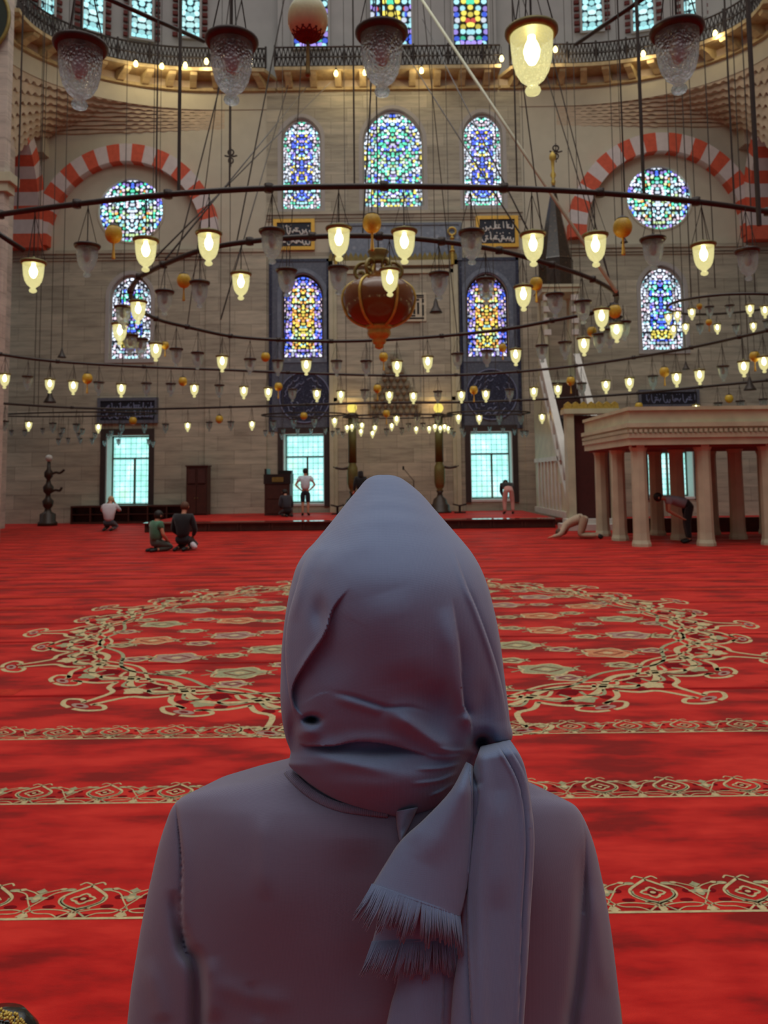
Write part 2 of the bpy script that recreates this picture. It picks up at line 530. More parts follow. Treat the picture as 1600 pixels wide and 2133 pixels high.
# window list: (kind, px centre, py top, py bottom, px width, glass)
ARCHED = [
    ('third', 628, 250, 433, 76, M_BLUE, 'blue and white stained glass window, left of three above the mihrab'),
    ('third', 820, 232, 429, 120, M_GREEN, 'tall middle stained glass window with green and white panes above the mihrab'),
    ('third', 1008, 240, 426, 76, M_BLUE, 'blue stained glass window, right of three above the mihrab'),
    ('second', 270, 577, 746, 80, M_MIX, 'arched stained glass window on the stone wall below the left rose window'),
    ('second', 631, 575, 743, 78, M_GOLD, 'gold and violet stained glass window in blue tiles left of the lantern'),
    ('second', 1017, 574, 741, 80, M_GOLD, 'gold and violet stained glass window in blue tiles right of the lantern'),
    ('second', 1384, 558, 727, 84, M_MIX, 'blue stained glass window with a yellow band on the right stone wall'),
]
ROSES = [(273, 438, 67, 'round stained glass rose window under the left striped arch'),
         (1373, 412, 67, 'round stained glass rose window under the right striped arch')]
GROUND = [(264, 905, 1054, 90, 'daylit leaded ground window beside the kneeling person'),
          (633, 902, 1050, 86, 'daylit leaded ground window behind the standing man in white'),
          (1026, 897, 1041, 88, 'daylit leaded ground window at the right candlestick'),
          (1400, 895, 1036, 96, 'daylit ground window seen between the columns of the stone gallery')]

ZC = W(270, 530)[1]             # cornice height between stone and plaster
# lower wall, stone
low = MB().box(-17.5, 18.5, WY, WY + 1.0, -0.1, ZC).build('wall_back', M['stone'], None,
        label='veined stone wall facing the camera across the hall', cat='wall', kind='structure')
up = MB().box(-17.5, 18.5, WY, WY + 1.0, ZC, 17.2).build('wall_back_upper', [M['plaster']], None,
        label='cream plastered wall above the stone cornice', cat='wall', kind='structure')
cut = MB(); cut_up = MB()
for (k, px, t, b, w, g, lab) in ARCHED:
    x, z0 = W(px, b); h = HT(px, t, b); ww = WD(w, px, (t + b) / 2)
    (cut_up if k == 'third' else cut).prism(arch_poly(x, z0 - 0.04, ww + 0.12, h + 0.14), WY - 0.2, WY + 0.5)
for (px, py, r, lab) in ROSES:
    x, z = W(px, py)
    cut_up.prism([(x + (WD(r, px, py) + 0.05) * cos(2 * pi * i / 40), z + (WD(r, px, py) + 0.05) * sin(2 * pi * i / 40)) for i in range(40)], WY - 0.2, WY + 0.4)
for (px, t, b, w, lab) in GROUND:
    x, z0 = W(px, b); h = HT(px, t, b); ww = WD(w, px, (t + b) / 2)
    cut.prism([(x - ww / 2, z0), (x + ww / 2, z0), (x + ww / 2, z0 + h), (x - ww / 2, z0 + h)], WY - 0.2, WY + 0.85)
bool_cut(low, cut); bool_cut(up, cut_up)

wi = 0
for (k, px, t, b, w, g, lab) in ARCHED:
    wi += 1
    x, z0 = W(px, b); h = HT(px, t, b); ww = WD(w, px, (t + b) / 2)
    poly = arch_poly(x, z0, ww, h)
    root = empty('window_%d' % wi, (0, 0, 0), label=lab, cat='window', kind='structure')
    pane_obj('stained_glass', poly, WY + 0.18, g(ww, h), root)
    ring_frame(poly, 0.1, WY + 0.12, WY + 0.24).build('frame', M['frame_dark'] if (k == 'second' and g is M_GOLD) else M['plaster_grey'], root)
    if g is M_GOLD:
        ring_frame(arch_poly(x, z0 - 0.08, ww + 0.2, h + 0.22), 0.16, WY - 0.06, WY + 0.02).build('tile_surround', M['tile_pale'], root)
    else:
        ring_frame(arch_poly(x, z0 - 0.05, ww + 0.14, h + 0.16), 0.14, WY - 0.05, WY + 0.02).build('surround', M['plaster_grey'], root)
for (px, py, r, lab) in ROSES:
    wi += 1
    x, z = W(px, py); R = WD(r, px, py)
    poly = [(x + R * cos(2 * pi * i / 48), z + R * sin(2 * pi * i / 48)) for i in range(48)]
    root = empty('window_%d' % wi, (0, 0, 0), label=lab, cat='window', kind='structure')
    pane_obj('stained_glass', poly, WY + 0.15, M_ROSE(2 * R, 2 * R), root)
    ring_frame(poly, 0.07, WY - 0.03, WY + 0.2).build('frame', M['plaster'], root)
for (px, t, b, w, lab) in GROUND:
    wi += 1
    x, z0 = W(px, b); h = HT(px, t, b); ww = WD(w, px, (t + b) / 2)
    root = empty('window_%d' % wi, (0, 0, 0), label=lab, cat='window', kind='structure')
    pane_obj('pane', [(x - ww / 2, z0), (x + ww / 2, z0), (x + ww / 2, z0 + h), (x - ww / 2, z0 + h)], WY + 0.72, M['garden'], root)
    fr = MB()
    fr.box(x - ww / 2, x - ww / 2 + 0.07, WY + 0.62, WY + 0.7, z0, z0 + h)
    fr.box(x + ww / 2 - 0.07, x + ww / 2, WY + 0.62, WY + 0.7, z0, z0 + h)
    fr.box(x - ww / 2, x + ww / 2, WY + 0.62, WY + 0.7, z0 + h - 0.08, z0 + h)
    fr.box(x - ww / 2, x + ww / 2, WY + 0.62, WY + 0.7, z0, z0 + 0.08)
    fr.box(x - ww / 2, x + ww / 2, WY + 0.6, WY + 0.7, z0 + h * 0.66, z0 + h * 0.66 + 0.06)
    fr.box(x + 0.05, x + 0.12, WY + 0.6, WY + 0.7, z0, z0 + h * 0.66)
    fr.build('frame', M['frame_green'], root)
    sd = MB().box(x - ww / 2 - 0.01, x + ww / 2 + 0.01, WY - 0.03, WY + 0.6, z0 - 0.07, z0 + 0.02).build('sill', M['reveal'], root)
    rv = MB().box(x - ww / 2 - 0.002, x - ww / 2 + 0.03, WY + 0.02, WY + 0.6, z0 + 0.02, z0 + h)
    rv.box(x + ww / 2 - 0.03, x + ww / 2 + 0.002, WY + 0.02, WY + 0.6, z0 + 0.02, z0 + h)
    rv.box(x - ww / 2, x + ww / 2, WY + 0.02, WY + 0.6, z0 + h - 0.03, z0 + h)
    rv.build('reveal', M['reveal'], root)
    c = MB()
    c.box(x - ww / 2 - 0.2, x - ww / 2, WY - 0.06, WY + 0.01, z0 - 0.1, z0 + h + 0.22)
    c.box(x + ww / 2, x + ww / 2 + 0.2, WY - 0.06, WY + 0.01, z0 - 0.1, z0 + h + 0.22)
    c.box(x - ww / 2, x + ww / 2, WY - 0.06, WY + 0.01, z0 + h, z0 + h + 0.22)
    c.build('casing', M['frame_dark'], root)

# stone panel between the tall windows, pilasters and mouldings
x0, _ = W(556, 300); x1, _ = W(1084, 300)
_, zt = W(820, 182); _, zb = W(820, 447)
pan = MB().box(x0, x1, WY - 0.04, WY + 0.03, zb, zt).build('wall_back_panel', M['stone'], None,
        label='veined stone panel holding the three tall stained windows', cat='wall', kind='structure')
cut = MB()
for (k, px, t, b, w, g, lab) in ARCHED[:3]:
    x, z0 = W(px, b)
    cut.prism(arch_poly(x, z0 - 0.04, WD(w, px, (t + b) / 2) + 0.12, HT(px, t, b) + 0.14), WY - 0.3, WY + 0.3)
bool_cut(pan, cut)
for i, (pa, pb, lab) in enumerate(((430, 556, 'stone pilaster left of the mihrab bay'), (1088, 1140, 'stone pilaster between the mihrab bay and the minbar'))):
    xa, _ = W(pa, 700); xb, _ = W(pb, 700)
    MB().box(xa, xb, WY - 0.12, WY + 0.05, 0, ZC - 0.02).build('trim_%d' % (i + 1), M['stone'], None, label=lab, cat='pilaster', kind='structure')
def cornice(n, xa, xb, z, lab, d=0.18, mat='stone'):
    mb = MB()
    mb.box(xa, xb, WY - d, WY + 0.05, z, z + 0.14)
    mb.box(xa, xb, WY - d * 0.6, WY + 0.05, z - 0.14, z)
    mb.box(xa, xb, WY - d * 0.3, WY + 0.05, z - 0.24, z - 0.14)
    return mb.build('trim_%d' % n, M[mat], None, label=lab, cat='moulding', kind='structure')
cornice(3, -15.4, x0, ZC, 'stone cornice moulding under the left striped arch')
cornice(4, x1, 16.0, ZC, 'stone cornice moulding under the right striped arch')
cornice(5, x0, x1, zb, 'thin stone moulding below the three tall windows', 0.12)

# striped arches on the back wall: wedges of alternating stone
def striped_arch(name, cx, cz, ro, ri, y0, y1, n, lab, a0=-0.04, a1=pi + 0.04, start=0):
    mb = MB()
    for i in range(n):
        t0 = a0 + (a1 - a0) * i / n; t1 = a0 + (a1 - a0) * (i + 1) / n
        poly = []
        for t in (t0, (t0 + t1) / 2, t1): poly.append((cx + ri * cos(t), cz + ri * sin(t) * 1.06))
        for t in (t1, (t0 + t1) / 2, t0): poly.append((cx + ro * cos(t), cz + ro * sin(t) * 1.06))
        mb.prism(poly, y0, y1, (i + start) % 2)
    return mb.build(name, [M['arch_red'], M['arch_white']], None, label=lab, cat='arch', kind='structure')
ax, az = W(266, 508)
striped_arch('trim_6', ax, az, 3.72, 3.06, WY - 0.42, WY + 0.02, 23, 'red and white striped arch over the left rose window')
ax2, az2 = W(1380, 490)
striped_arch('trim_7', ax2, az2, 3.82, 3.12, WY - 0.42, WY + 0.02, 23, 'red and white striped arch over the right rose window')

# side walls with the oblique striped jamb beside each arch
def side(sgn, xw, n, lab, lab2):
    o = MB().box(min(xw, xw + sgn * 2.5), max(xw, xw + sgn * 2.5), -8, 27.2, -0.1, 21).build(
        'wall_left' if sgn < 0 else 'wall_right', M['stone_pier'], None, label=lab, cat='wall', kind='structure')
    mb = MB(); xa = xw; xb = xw + sgn * 1.5
    N = 12
    pts = []
    for i in range(N + 1):
        t = (pi / 2) * i / N
        pts.append((29.4 - 2.3 * (1 - cos(t)), ZC + 0.15 + 4.2 * sin(t)))
    for i in range(N):
        (ya, za), (yb, zb_) = pts[i], pts[i + 1]
        b = len(mb.v)
        d = 0.62
        # soffit block and face voussoir
        na = Vector((0.0, cos(pi / 2 * i / N), sin(pi / 2 * i / N))); nb = Vector((0.0, cos(pi / 2 * (i + 1) / N), sin(pi / 2 * (i + 1) / N)))
        mb.v += [(xa, ya, za), (xb, ya, za), (xb, yb, zb_), (xa, yb, zb_)]
        mb.v += [(xa, ya + na.y * d, za + na.z * d), (xb, ya + na.y * d, za + na.z * d), (xb, yb + nb.y * d, zb_ + nb.z * d), (xa, yb + nb.y * d, zb_ + nb.z * d)]
        for q in ((0, 1, 2, 3), (7, 6, 5, 4), (0, 3, 7, 4), (1, 5, 6, 2), (0, 4, 5, 1), (3, 2, 6, 7)):
            mb.face([b + j for j in q], i % 2)
    mb.build('trim_%d' % n, [M['arch_red'], M['arch_white']], None, label=lab2, cat='arch', kind='structure')
    MB().box(min(xw, xw + sgn * 1.5), max(xw, xw + sgn * 1.5), 29.4, 30.4, ZC + 4.0, 18).build('wall_%s_corner' % ('left' if sgn < 0 else 'right'), M['plaster'], None,
        label='plastered corner wall above the %s striped jamb' % ('left' if sgn < 0 else 'right'), cat='wall', kind='structure')
side(-1, -13.35, 8, 'stone side wall beyond the left pier', 'oblique red and white striped jamb at the left edge')
side(1, 14.35, 9, 'stone side wall at the right edge', 'oblique red and white striped jamb at the right edge')

xp = P(14, 600, 20.2).x
MB().box(xp - 3, xp, 19.9, 20.2, 0, 22).build('wall_left_pier', M['stone_pier'], None, label='great pale stone pier at the left edge of the picture', cat='pier', kind='structure')
mbp = MB(); zc_ = P(14, 385, 20.2).z
mbp.box(xp - 3, xp + 0.22, 19.78, 20.3, zc_ - 0.05, zc_ + 0.2); mbp.box(xp - 3, xp + 0.12, 19.84, 20.25, zc_ - 0.3, zc_ - 0.05)
mbp.build('trim_20', M['marble'], None, label='moulded capital round the great left pier', cat='moulding', kind='structure')
# curved galleries in the two upper corners, straight gallery between
EA, EB = 7.0, 4.5
CL = (-6.3, 25.5); CR = (7.1, 25.5)
def arc_left(n=24, k=1.0): return [(CL[0] + EA * k * cos(t), CL[1] + EB * k * sin(t)) for t in [pi / 2 + (pi / 2 + 0.1) * i / n for i in range(n + 1)]]
def arc_right(n=24, k=1.0): return [(CR[0] + EA * k * cos(t), CR[1] + EB * k * sin(t)) for t in [pi / 2 - (pi / 2 + 0.1) * i / n for i in range(n + 1)]]
def on_arc(px, left, k=1.0, inset=0.0):
    c = CL if left else CR; best = None
    for i in range(700):
        t = pi / 2 + (1 if left else -1) * (pi / 2 + 0.05) * i / 699
        x, y = c[0] + (EA * k - inset) * cos(t), c[1] + (EB * k - inset) * sin(t)
        q = abs(800 + F * x / (y * cos(PITCH) + 16.5 * sin(PITCH)) - px)
        if best is None or q < best[0]: best = (q, t, x, y)
    return best[1:]
def line_mid(off=0.0):
    return [(-4.15, WY + off), (4.75, WY + off)]
ZG0 = 17.2   # underside of the gallery cornice
def strip(mb, path, z0, z1, thick, mat=0):
    """vertical wall band along a plan path; thick grows away from the hall"""
    n = len(path); rows = []
    for (x, y) in path: pass
    nor = []
    for i in range(n):
        a = Vector(path[max(i - 1, 0)]); b = Vector(path[min(i + 1, n - 1)])
        d = (b - a).normalized(); nv = Vector((-d.y, d.x))
        if nv.y < 0 and abs(nv.y) > 1e-6: nv = -nv
        nor.append(nv)
    return nor
def band(mb, path, z0, z1, out, mat=0, c=None):
    """solid band from path offset `out` toward the hall centre c"""
    n = len(path); b = len(mb.v)
    for (x, y) in path:
        if c is None: qx, qy = x, y - out
        else:
            d = Vector((c[0] - x, c[1] - y)).normalized() * out
            qx, qy = x + d.x, y + d.y
        mb.v += [(x, y, z0), (x, y, z1), (qx, qy, z1), (qx, qy, z0)]
    for i in range(n - 1):
        o = b + i * 4
        for k in range(4):
            k2 = (k + 1) % 4
            mb.face([o + k, o + k2, o + 4 + k2, o + 4 + k], mat)
    mb.face([b, b + 1, b + 2, b + 3], mat); e = b + (n - 1) * 4
    mb.face([e + 3, e + 2, e + 1, e], mat)
for (nm, path, c, lab, idx) in (('left', arc_left(), CL, 'left curved', 0), ('right', arc_right(), CR, 'right curved', 1), ('centre', line_mid(), None, 'straight middle', 2)):
    ext = path if c is None else ([(c[0] + (2.15 if nm == 'left' else -2.35), CL[1] + EB)] + path)
    # drum wall above and below the gallery
    mb = MB()
    if c is not None: band(mb, ext, 16.5, ZG0 + 0.4, 0.04, 0, c)
    band(mb, [(x, y) if c is None else (x + (x - c[0]) * 0.1, y + (y - c[1]) * 0.1) for (x, y) in ext], ZG0 + 0.5, 23.0, 0.04, 1, c)
    mb.build('wall_drum_' + nm, [M['plaster'], M['plaster_grey']], None, label='%s upper drum wall behind the gallery' % lab, cat='wall', kind='structure')
    root = empty('gallery', (0, 0, 0), label='%s gallery with pierced dark railing high on the wall' % lab, cat='gallery', group='galleries round the upper wall', kind='structure')
    mb = MB()
    band(mb, ext, ZG0, ZG0 + 0.12, 0.22, 0, c)
    band(mb, ext, ZG0 + 0.12, ZG0 + 0.44, 0.12, 1, c)
    band(mb, ext, ZG0 + 0.44, ZG0 + 0.58, 0.95, 0, c)
    mb.build('cornice', [M['gilt_stone'], M['muqarnas']], root)
    # corbels
    L = [0.0]
    for i in range(len(ext) - 1): L.append(L[-1] + (Vector(ext[i + 1]) - Vector(ext[i])).length)
    def at(s):
        for i in range(len(ext) - 1):
            if L[i] <= s <= L[i + 1]:
                t = (s - L[i]) / max(1e-6, L[i + 1] - L[i])
                a, b = Vector(ext[i]), Vector(ext[i + 1])
                return a + (b - a) * t, (b - a).normalized()
        return Vector(ext[-1]), (Vector(ext[-1]) - Vector(ext[-2])).normalized()
    nco = int(L[-1] / 0.95)
    for k in range(nco):
        p, d = at((k + 0.5) * L[-1] / nco)
        nv = Vector((0, -1)) if c is None else (Vector(c) - p).normalized()
        mb = MB(); b = len(mb.v); hw = 0.13
        prof = [(0.0, ZG0 + 0.04), (0.32, ZG0 + 0.07), (0.5, ZG0 + 0.2), (0.82, ZG0 + 0.33), (0.86, ZG0 + 0.44), (0.0, ZG0 + 0.44)]
        for s_ in (-hw, hw):
            for (o_, z) in prof:
                q = p + nv * o_ + d * s_
                mb.v.append((q.x, q.y, z))
        n6 = len(prof)
        mb.face([b + i for i in range(n6)]); mb.face([b + n6 + i for i in range(n6)][::-1])
        for i in range(n6):
            j = (i + 1) % n6
            mb.face([b + i, b + j, b + n6 + j, b + n6 + i])
        mb.build('corbel', M['gilt_stone'], root)
    # railing: lattice of bars between posts and rails
    mb = MB()
    zr0, zr1 = ZG0 + 0.58, ZG0 + 1.42
    nb = int(L[-1] / 0.17)
    pts_top = []; pts_bot = []
    for k in range(nb + 1):
        p, d = at(k * L[-1] / nb)
        nv = Vector((0, -1)) if c is None else (Vector(c) - p).normalized()
        q = p + nv * 0.86
        pts_top.append((q.x, q.y, zr1)); pts_bot.append((q.x, q.y, zr0 + 0.05))
    mb.tube(pts_top, 0.04, 5); mb.tube(pts_bot, 0.035, 5)
    mb.tube([(x, y, (zr0 + zr1) / 2) for (x, y, z) in pts_top], 0.022, 4)
    for k in range(nb):
        a0, a1 = Vector(pts_bot[k]), Vector(pts_top[k + 1])
        b0, b1 = Vector(pts_bot[k + 1]), Vector(pts_top[k])
        mb.tube([a0, a1], 0.022, 4); mb.tube([b0, b1], 0.022, 4)
        mid = (a0 + a1) / 2
        if k % 8 == 0: mb.tube([a0, Vector(pts_top[k]) + Vector((0, 0, 0.08))], 0.045, 6)
        mb.tube([mid + Vector((0.07 * cos(t), 0, 0.07 * sin(t))) for t in [2 * pi * i / 6 for i in range(6)]], 0.018, 4, closed=True)
    mb.build('railing', M['iron'], root)

# stepped carved courses carrying the curve down into the corners
def pendentive(nm, path, c, corner, lab):
    mb = MB(); NL = 8
    n = len(path); zt = 16.6
    def zlow(i):
        t = i / (n - 1)
        return lerp_table([(0.0, 15.7), (0.4, 15.5), (0.55, 15.0), (0.72, 13.4), (0.85, 12.3), (1.0, 12.0)], t)
    def lay(f):
        out = []
        for i, (x, y) in enumerate(path):
            tx = x; ty = WY
            if abs(x - c[0]) > abs(y - c[1]):
                tx = corner; ty = c[1] + (y - c[1]) / max(1e-3, abs(x - c[0])) * abs(corner - c[0])
            else:
                s = (WY - c[1]) / max(1e-3, (y - c[1])); tx = c[0] + (x - c[0]) * s
            out.append((x + (tx - x) * f, y + (min(ty, WY) - y) * f))
        return out
    for l in range(NL):
        p = lay(l / NL)
        pts = []
        for i in range(n - 1):
            for k in range(4):
                q = k / 4
                za, zb_ = zlow(i), zlow(i + 1)
                pts.append((p[i][0] + (p[i + 1][0] - p[i][0]) * q, p[i][1] + (p[i + 1][1] - p[i][1]) * q, za + (zb_ - za) * q))
        pts.append((p[-1][0], p[-1][1], zlow(n - 1)))
        b = len(mb.v); m = len(pts)
        for i, (x, y, zl_) in enumerate(pts):
            h = (zt - zl_) / NL
            z1 = zt - h * l; z0 = z1 - h
            dz = 0.0 if (i + 2 * (l % 2)) % 4 < 2 else 0.3 * h
            mb.v += [(x, y, z1), (x, y, z0 + dz - 0.05 * h), (x + (x - c[0]) * 0.09, y + (y - c[1]) * 0.09, z0 + 0.3 * h)]
        for i in range(m - 1):
            o = b + i * 3
            mb.face([o, o + 3, o + 4, o + 1]); mb.face([o + 1, o + 4, o + 5, o + 2])
    mb.build('wall_' + nm + '_muqarnas', M['muqarnas'], None, label=lab, cat='muqarnas', kind='structure')
pendentive('left', arc_left(28), CL, -13.5, 'stepped muqarnas carving in the left corner under the gallery')
pendentive('right', arc_right(28), CR, 14.3, 'stepped muqarnas carving in the right corner under the gallery')

# drum windows at the very top
DRUM = [('l', 97, 30, 28), ('l', 193, 66, 40), ('l', 295, 81, 42), ('l', 396, 78, 40), ('m', 648, 100, 74), ('m', 815, 95, 88), ('m', 981, 95, 74),
        ('r', 1234, 65, 42), ('r', 1341, 64, 42), ('r', 1447, 40, 40)]
for i, (s, px, py, wpx) in enumerate(DRUM):
    wi += 1
    if s == 'm':
        Y = WY - 0.1; yaw = 0.0
    else:
        t, xx, Y = on_arc(px, s == 'l', 1.1, 0.1)
        yaw = atan2(sin(t) / EB, cos(t) / EA) - pi / 2
    p = P(px, py, Y); ww = wpx * Y / F; h = 3.6
    poly = arch_poly(0, 0, ww, h)
    pos = ('leftmost', 'second from the left', 'third from the left', 'fourth from the left', 'behind the hanging egg', 'middle', 'right of the middle', 'third from the right', 'second from the right', 'rightmost')[i]
    root = empty('window_%d' % wi, (p.x, Y, p.z), yaw, label='%s drum window above the gallery railing, %s' % ('colourful' if s == 'm' else 'pale blue', pos), cat='window', kind='structure')
    pane_obj('leaded_glass', poly, -0.06, (M_TOP if s == 'm' else M_CYAN)(ww, h), root)
    ring_frame(poly, 0.09, -0.1, 0.06).build('frame', M['plaster_grey'], root)
    if s != 'm':
        mb = MB()
        for sg in (-1, 1):
            for k in range(12):
                mb.box(sg * (ww / 2 + 0.22) - 0.1, sg * (ww / 2 + 0.22) + 0.1, -0.09, 0.02, k * 0.3, k * 0.3 + 0.15)
        mb.build('toothed_border', M['net'], root)
# ------------------------------------------------------------------ carpet floor
def carpet_mat(name, c_dark, c_mid, c_lite):
    n = NT(name)
    co = n.coords((0.9, 2.6, 1))
    big = n.noise(co, 1.3, 5, 0.62)
    c = n.ramp(big, [(0.40, c_dark), (0.5, c_mid), (0.62, c_lite)])
    fine = n.noise(n.coords(), 340, 2)
    c = n.mix(0.35, c, n.ramp(fine, [(0.3, (0.55, 0.5, 0.5, 1)), (0.7, (1.3, 1.3, 1.3, 1))]), 'MULTIPLY')
    h = n.math('ADD', n.math('MULTIPLY', big, 0.6), n.math('MULTIPLY', fine, 0.4))
    n.bsdf(c, 0.6, 0, n.bump(h, 0.35, 0.02), 0.12, 0.0)
    bs = [x for x in n.n if x.type == 'BSDF_PRINCIPLED'][0]
    bs.inputs['Sheen Weight'].default_value = 0.22; bs.inputs['Sheen Roughness'].default_value = 0.4; bs.inputs['Sheen Tint'].default_value = (1.0, 0.55, 0.5, 1)
    return n.mat
M['carpet'] = carpet_mat('red_wool_carpet', srgb(132, 4, 4), srgb(184, 16, 12), srgb(208, 40, 30))
M['c_beige'] = simple('carpet_beige', srgb(188, 170, 128), 0.95, var=0.2, scale=40, spec=0.1)
M['c_olive'] = simple('carpet_olive', srgb(152, 150, 116), 0.95, var=0.2, scale=40, spec=0.1)
M['c_maroon'] = simple('carpet_maroon', srgb(112, 10, 20), 0.95, var=0.2, scale=40, spec=0.1)
M['c_orange'] = simple('carpet_terracotta', srgb(192, 128, 92), 0.95, var=0.2, scale=40, spec=0.1)
M['c_grey'] = simple('carpet_mauve_grey', srgb(160, 130, 118), 0.95, var=0.2, scale=40, spec=0.1)
M['c_seam'] = simple('carpet_seam_red', srgb(140, 14, 16), 0.95, var=0.2, scale=20, spec=0.1)
M['c_far'] = simple('carpet_far_stripe', srgb(176, 52, 40), 0.95, var=0.2, scale=14, spec=0.05)
CM = [M['carpet'], M['c_beige'], M['c_olive'], M['c_maroon'], M['c_orange'], M['c_grey'], M['c_seam'], M['c_far']]
RED_, BEI, OLI, MAR, ORG, GRE, SEAM, FAR = range(8)
fl = MB()
fl.face([fl.vert(p) for p in ((-17, -8, 0), (18, -8, 0), (18, WY, 0), (-17, WY, 0))], RED_)
FZ = [0.0015]
def ribbon(pts, w, mat, z=0.0016, closed=False):
    pts = [Vector((p[0], p[1])) for p in pts]; n = len(pts); b = len(fl.v)
    for i in range(n):
        d = (pts[(i + 1) % n] - pts[i - 1]) if closed else (pts[min(i + 1, n - 1)] - pts[max(i - 1, 0)])
        if d.length < 1e-9: d = Vector((1, 0))
        d.normalize(); nv = Vector((-d.y, d.x)) * w / 2
        fl.v += [(pts[i].x - nv.x, pts[i].y - nv.y, z), (pts[i].x + nv.x, pts[i].y + nv.y, z)]
    for i in range(n if closed else n - 1):
        j = (i + 1) % n
        fl.face([b + 2 * i, b + 2 * j, b + 2 * j + 1, b + 2 * i + 1], mat)
def blob(cx, cy, rx, ry, mat, z=0.0014, n=12, jag=0.0, k=0, rot=0.0):
    b = len(fl.v)
    for i in range(n):
        t = 2 * pi * i / n
        q = 1 + jag * cos(k * t)
        x, y = q * rx * cos(t), q * ry * sin(t)
        fl.v.append((cx + x * cos(rot) - y * sin(rot), cy + x * sin(rot) + y * cos(rot), z))
    fl.face([b + i for i in range(n)], mat)
def circ(cx, cy, rx, ry, w, mat, z=0.0016, n=16, jag=0, k=0):
    ribbon([(cx + (1 + jag * cos(k * t)) * rx * cos(t), cy + (1 + jag * cos(k * t)) * ry * sin(t)) for t in [2 * pi * i / n for i in range(n)]], w, mat, z, True)

def saf_band(y0, hgt, per, x0, x1, off, full=True):
    n0 = int((x0 - off) / per) - 1; n1 = int((x1 - off) / per) + 1
    X0 = off + n0 * per; X1 = off + (n1 + 1) * per
    ribbon([(X0, y0 + hgt * 0.03), (X1, y0 + hgt * 0.03)], hgt * 0.055, BEI)
    w = hgt * 0.05
    for k in range(n0, n1 + 1):
        ox = off + k * per
        U = lambda u, v: (ox + u * per, y0 + v * hgt)
        def R(pts, wd, m): ribbon(catmull([(*U(*p), 0) for p in pts], 4), wd, m)
        # maroon leaves in the ground
        for (u, v, ru, rv, m) in ((0.40, 0.10, 0.07, 0.05, MAR), (0.62, 0.10, 0.07, 0.05, MAR), (0.5, 0.11, 0.045, 0.06, BEI), (0.0, 0.11, 0.05, 0.06, BEI),
                                  (0.20, 0.36, 0.07, 0.05, MAR), (0.80, 0.36, 0.07, 0.05, MAR), (0.13, 0.62, 0.05, 0.06, MAR), (0.87, 0.62, 0.05, 0.06, MAR),
                                  (0.30, 0.84, 0.06, 0.045, OLI), (0.70, 0.84, 0.06, 0.045, OLI), (0.22, 0.86, 0.04, 0.035, BEI), (0.78, 0.86, 0.04, 0.035, BEI)):
            blob(*U(u, v), ru * per, rv * hgt, m, 0.0014)
        # teardrop medallion
        R([(0.5, 0.96), (0.42, 0.86), (0.28, 0.66), (0.27, 0.5), (0.36, 0.36), (0.5, 0.26), (0.64, 0.36), (0.73, 0.5), (0.72, 0.66), (0.58, 0.86), (0.5, 0.96)], w, BEI)
        R([(0.29, 0.62), (0.29, 0.5), (0.37, 0.38), (0.5, 0.29)], w * 0.9, OLI); R([(0.71, 0.62), (0.71, 0.5), (0.63, 0.38), (0.5, 0.29)], w * 0.9, OLI)
        circ(*U(0.5, 0.57), 0.105 * per, 0.125 * hgt, w * 0.8, BEI, 0.0017, 16, 0.22, 4)
        blob(*U(0.5, 0.57), 0.06 * per, 0.07 * hgt, MAR, 0.0015)
        blob(*U(0.5, 0.57), 0.03 * per, 0.035 * hgt, BEI, 0.0018)
        # crest
        R([(0.36, 0.98), (0.41, 1.06), (0.5, 1.0), (0.59, 1.06), (0.64, 0.98)], w * 0.6, BEI)
        R([(0.5, 0.92), (0.5, 1.02)], w * 0.6, BEI)
        # crossing stems
        R([(0.36, 0.06), (0.46, 0.2), (0.56, 0.3), (0.64, 0.3)], w * 0.6, BEI); R([(0.64, 0.06), (0.54, 0.2), (0.44, 0.3), (0.36, 0.3)], w * 0.6, OLI)
        R([(0.46, 0.16), (0.66, 0.26), (0.86, 0.28), (1.0, 0.2), (1.06, 0.08)], w * 0.5, BEI)
        R([(0.54, 0.16), (0.34, 0.26), (0.14, 0.28), (0.0, 0.2), (-0.06, 0.08)], w * 0.5, BEI)
        R([(0.64, 0.06), (0.74, 0.16), (0.9, 0.18), (1.0, 0.32)], w * 0.45, BEI); R([(0.36, 0.06), (0.26, 0.16), (0.1, 0.18), (0.0, 0.32)], w * 0.45, BEI)
        R([(-0.02, 0.3), (0.06, 0.5), (0.16, 0.74), (0.34, 0.84)], w * 0.45, BEI); R([(0.66, 0.84), (0.84, 0.74), (0.94, 0.5), (1.02, 0.3)], w * 0.45, BEI)
        # rosette between medallions
        blob(*U(0.0, 0.6), 0.09 * per, 0.1 * hgt, OLI, 0.0015, 16, 0.35, 4)
        blob(*U(0.0, 0.6), 0.04 * per, 0.05 * hgt, BEI, 0.0018)
        blob(*U(0.0, 0.8), 0.05 * per, 0.07 * hgt, OLI, 0.0015, 12, 0.3, 4)
        R([(-0.22, 0.88), (-0.08, 0.78), (0.0, 0.7), (0.08, 0.78), (0.22, 0.88)], w * 0.45, BEI)

rows = [PZ(100, 1917, 0).y, PZ(100, 1676, 0).y, PZ(100, 1541, 0).y]
for i, (y0, xr) in enumerate(zip(rows, (2.3, 2.9, 3.5))):
    saf_band(y0, 0.245, 0.365, -xr, xr, 0.10 + 0.08 * i)
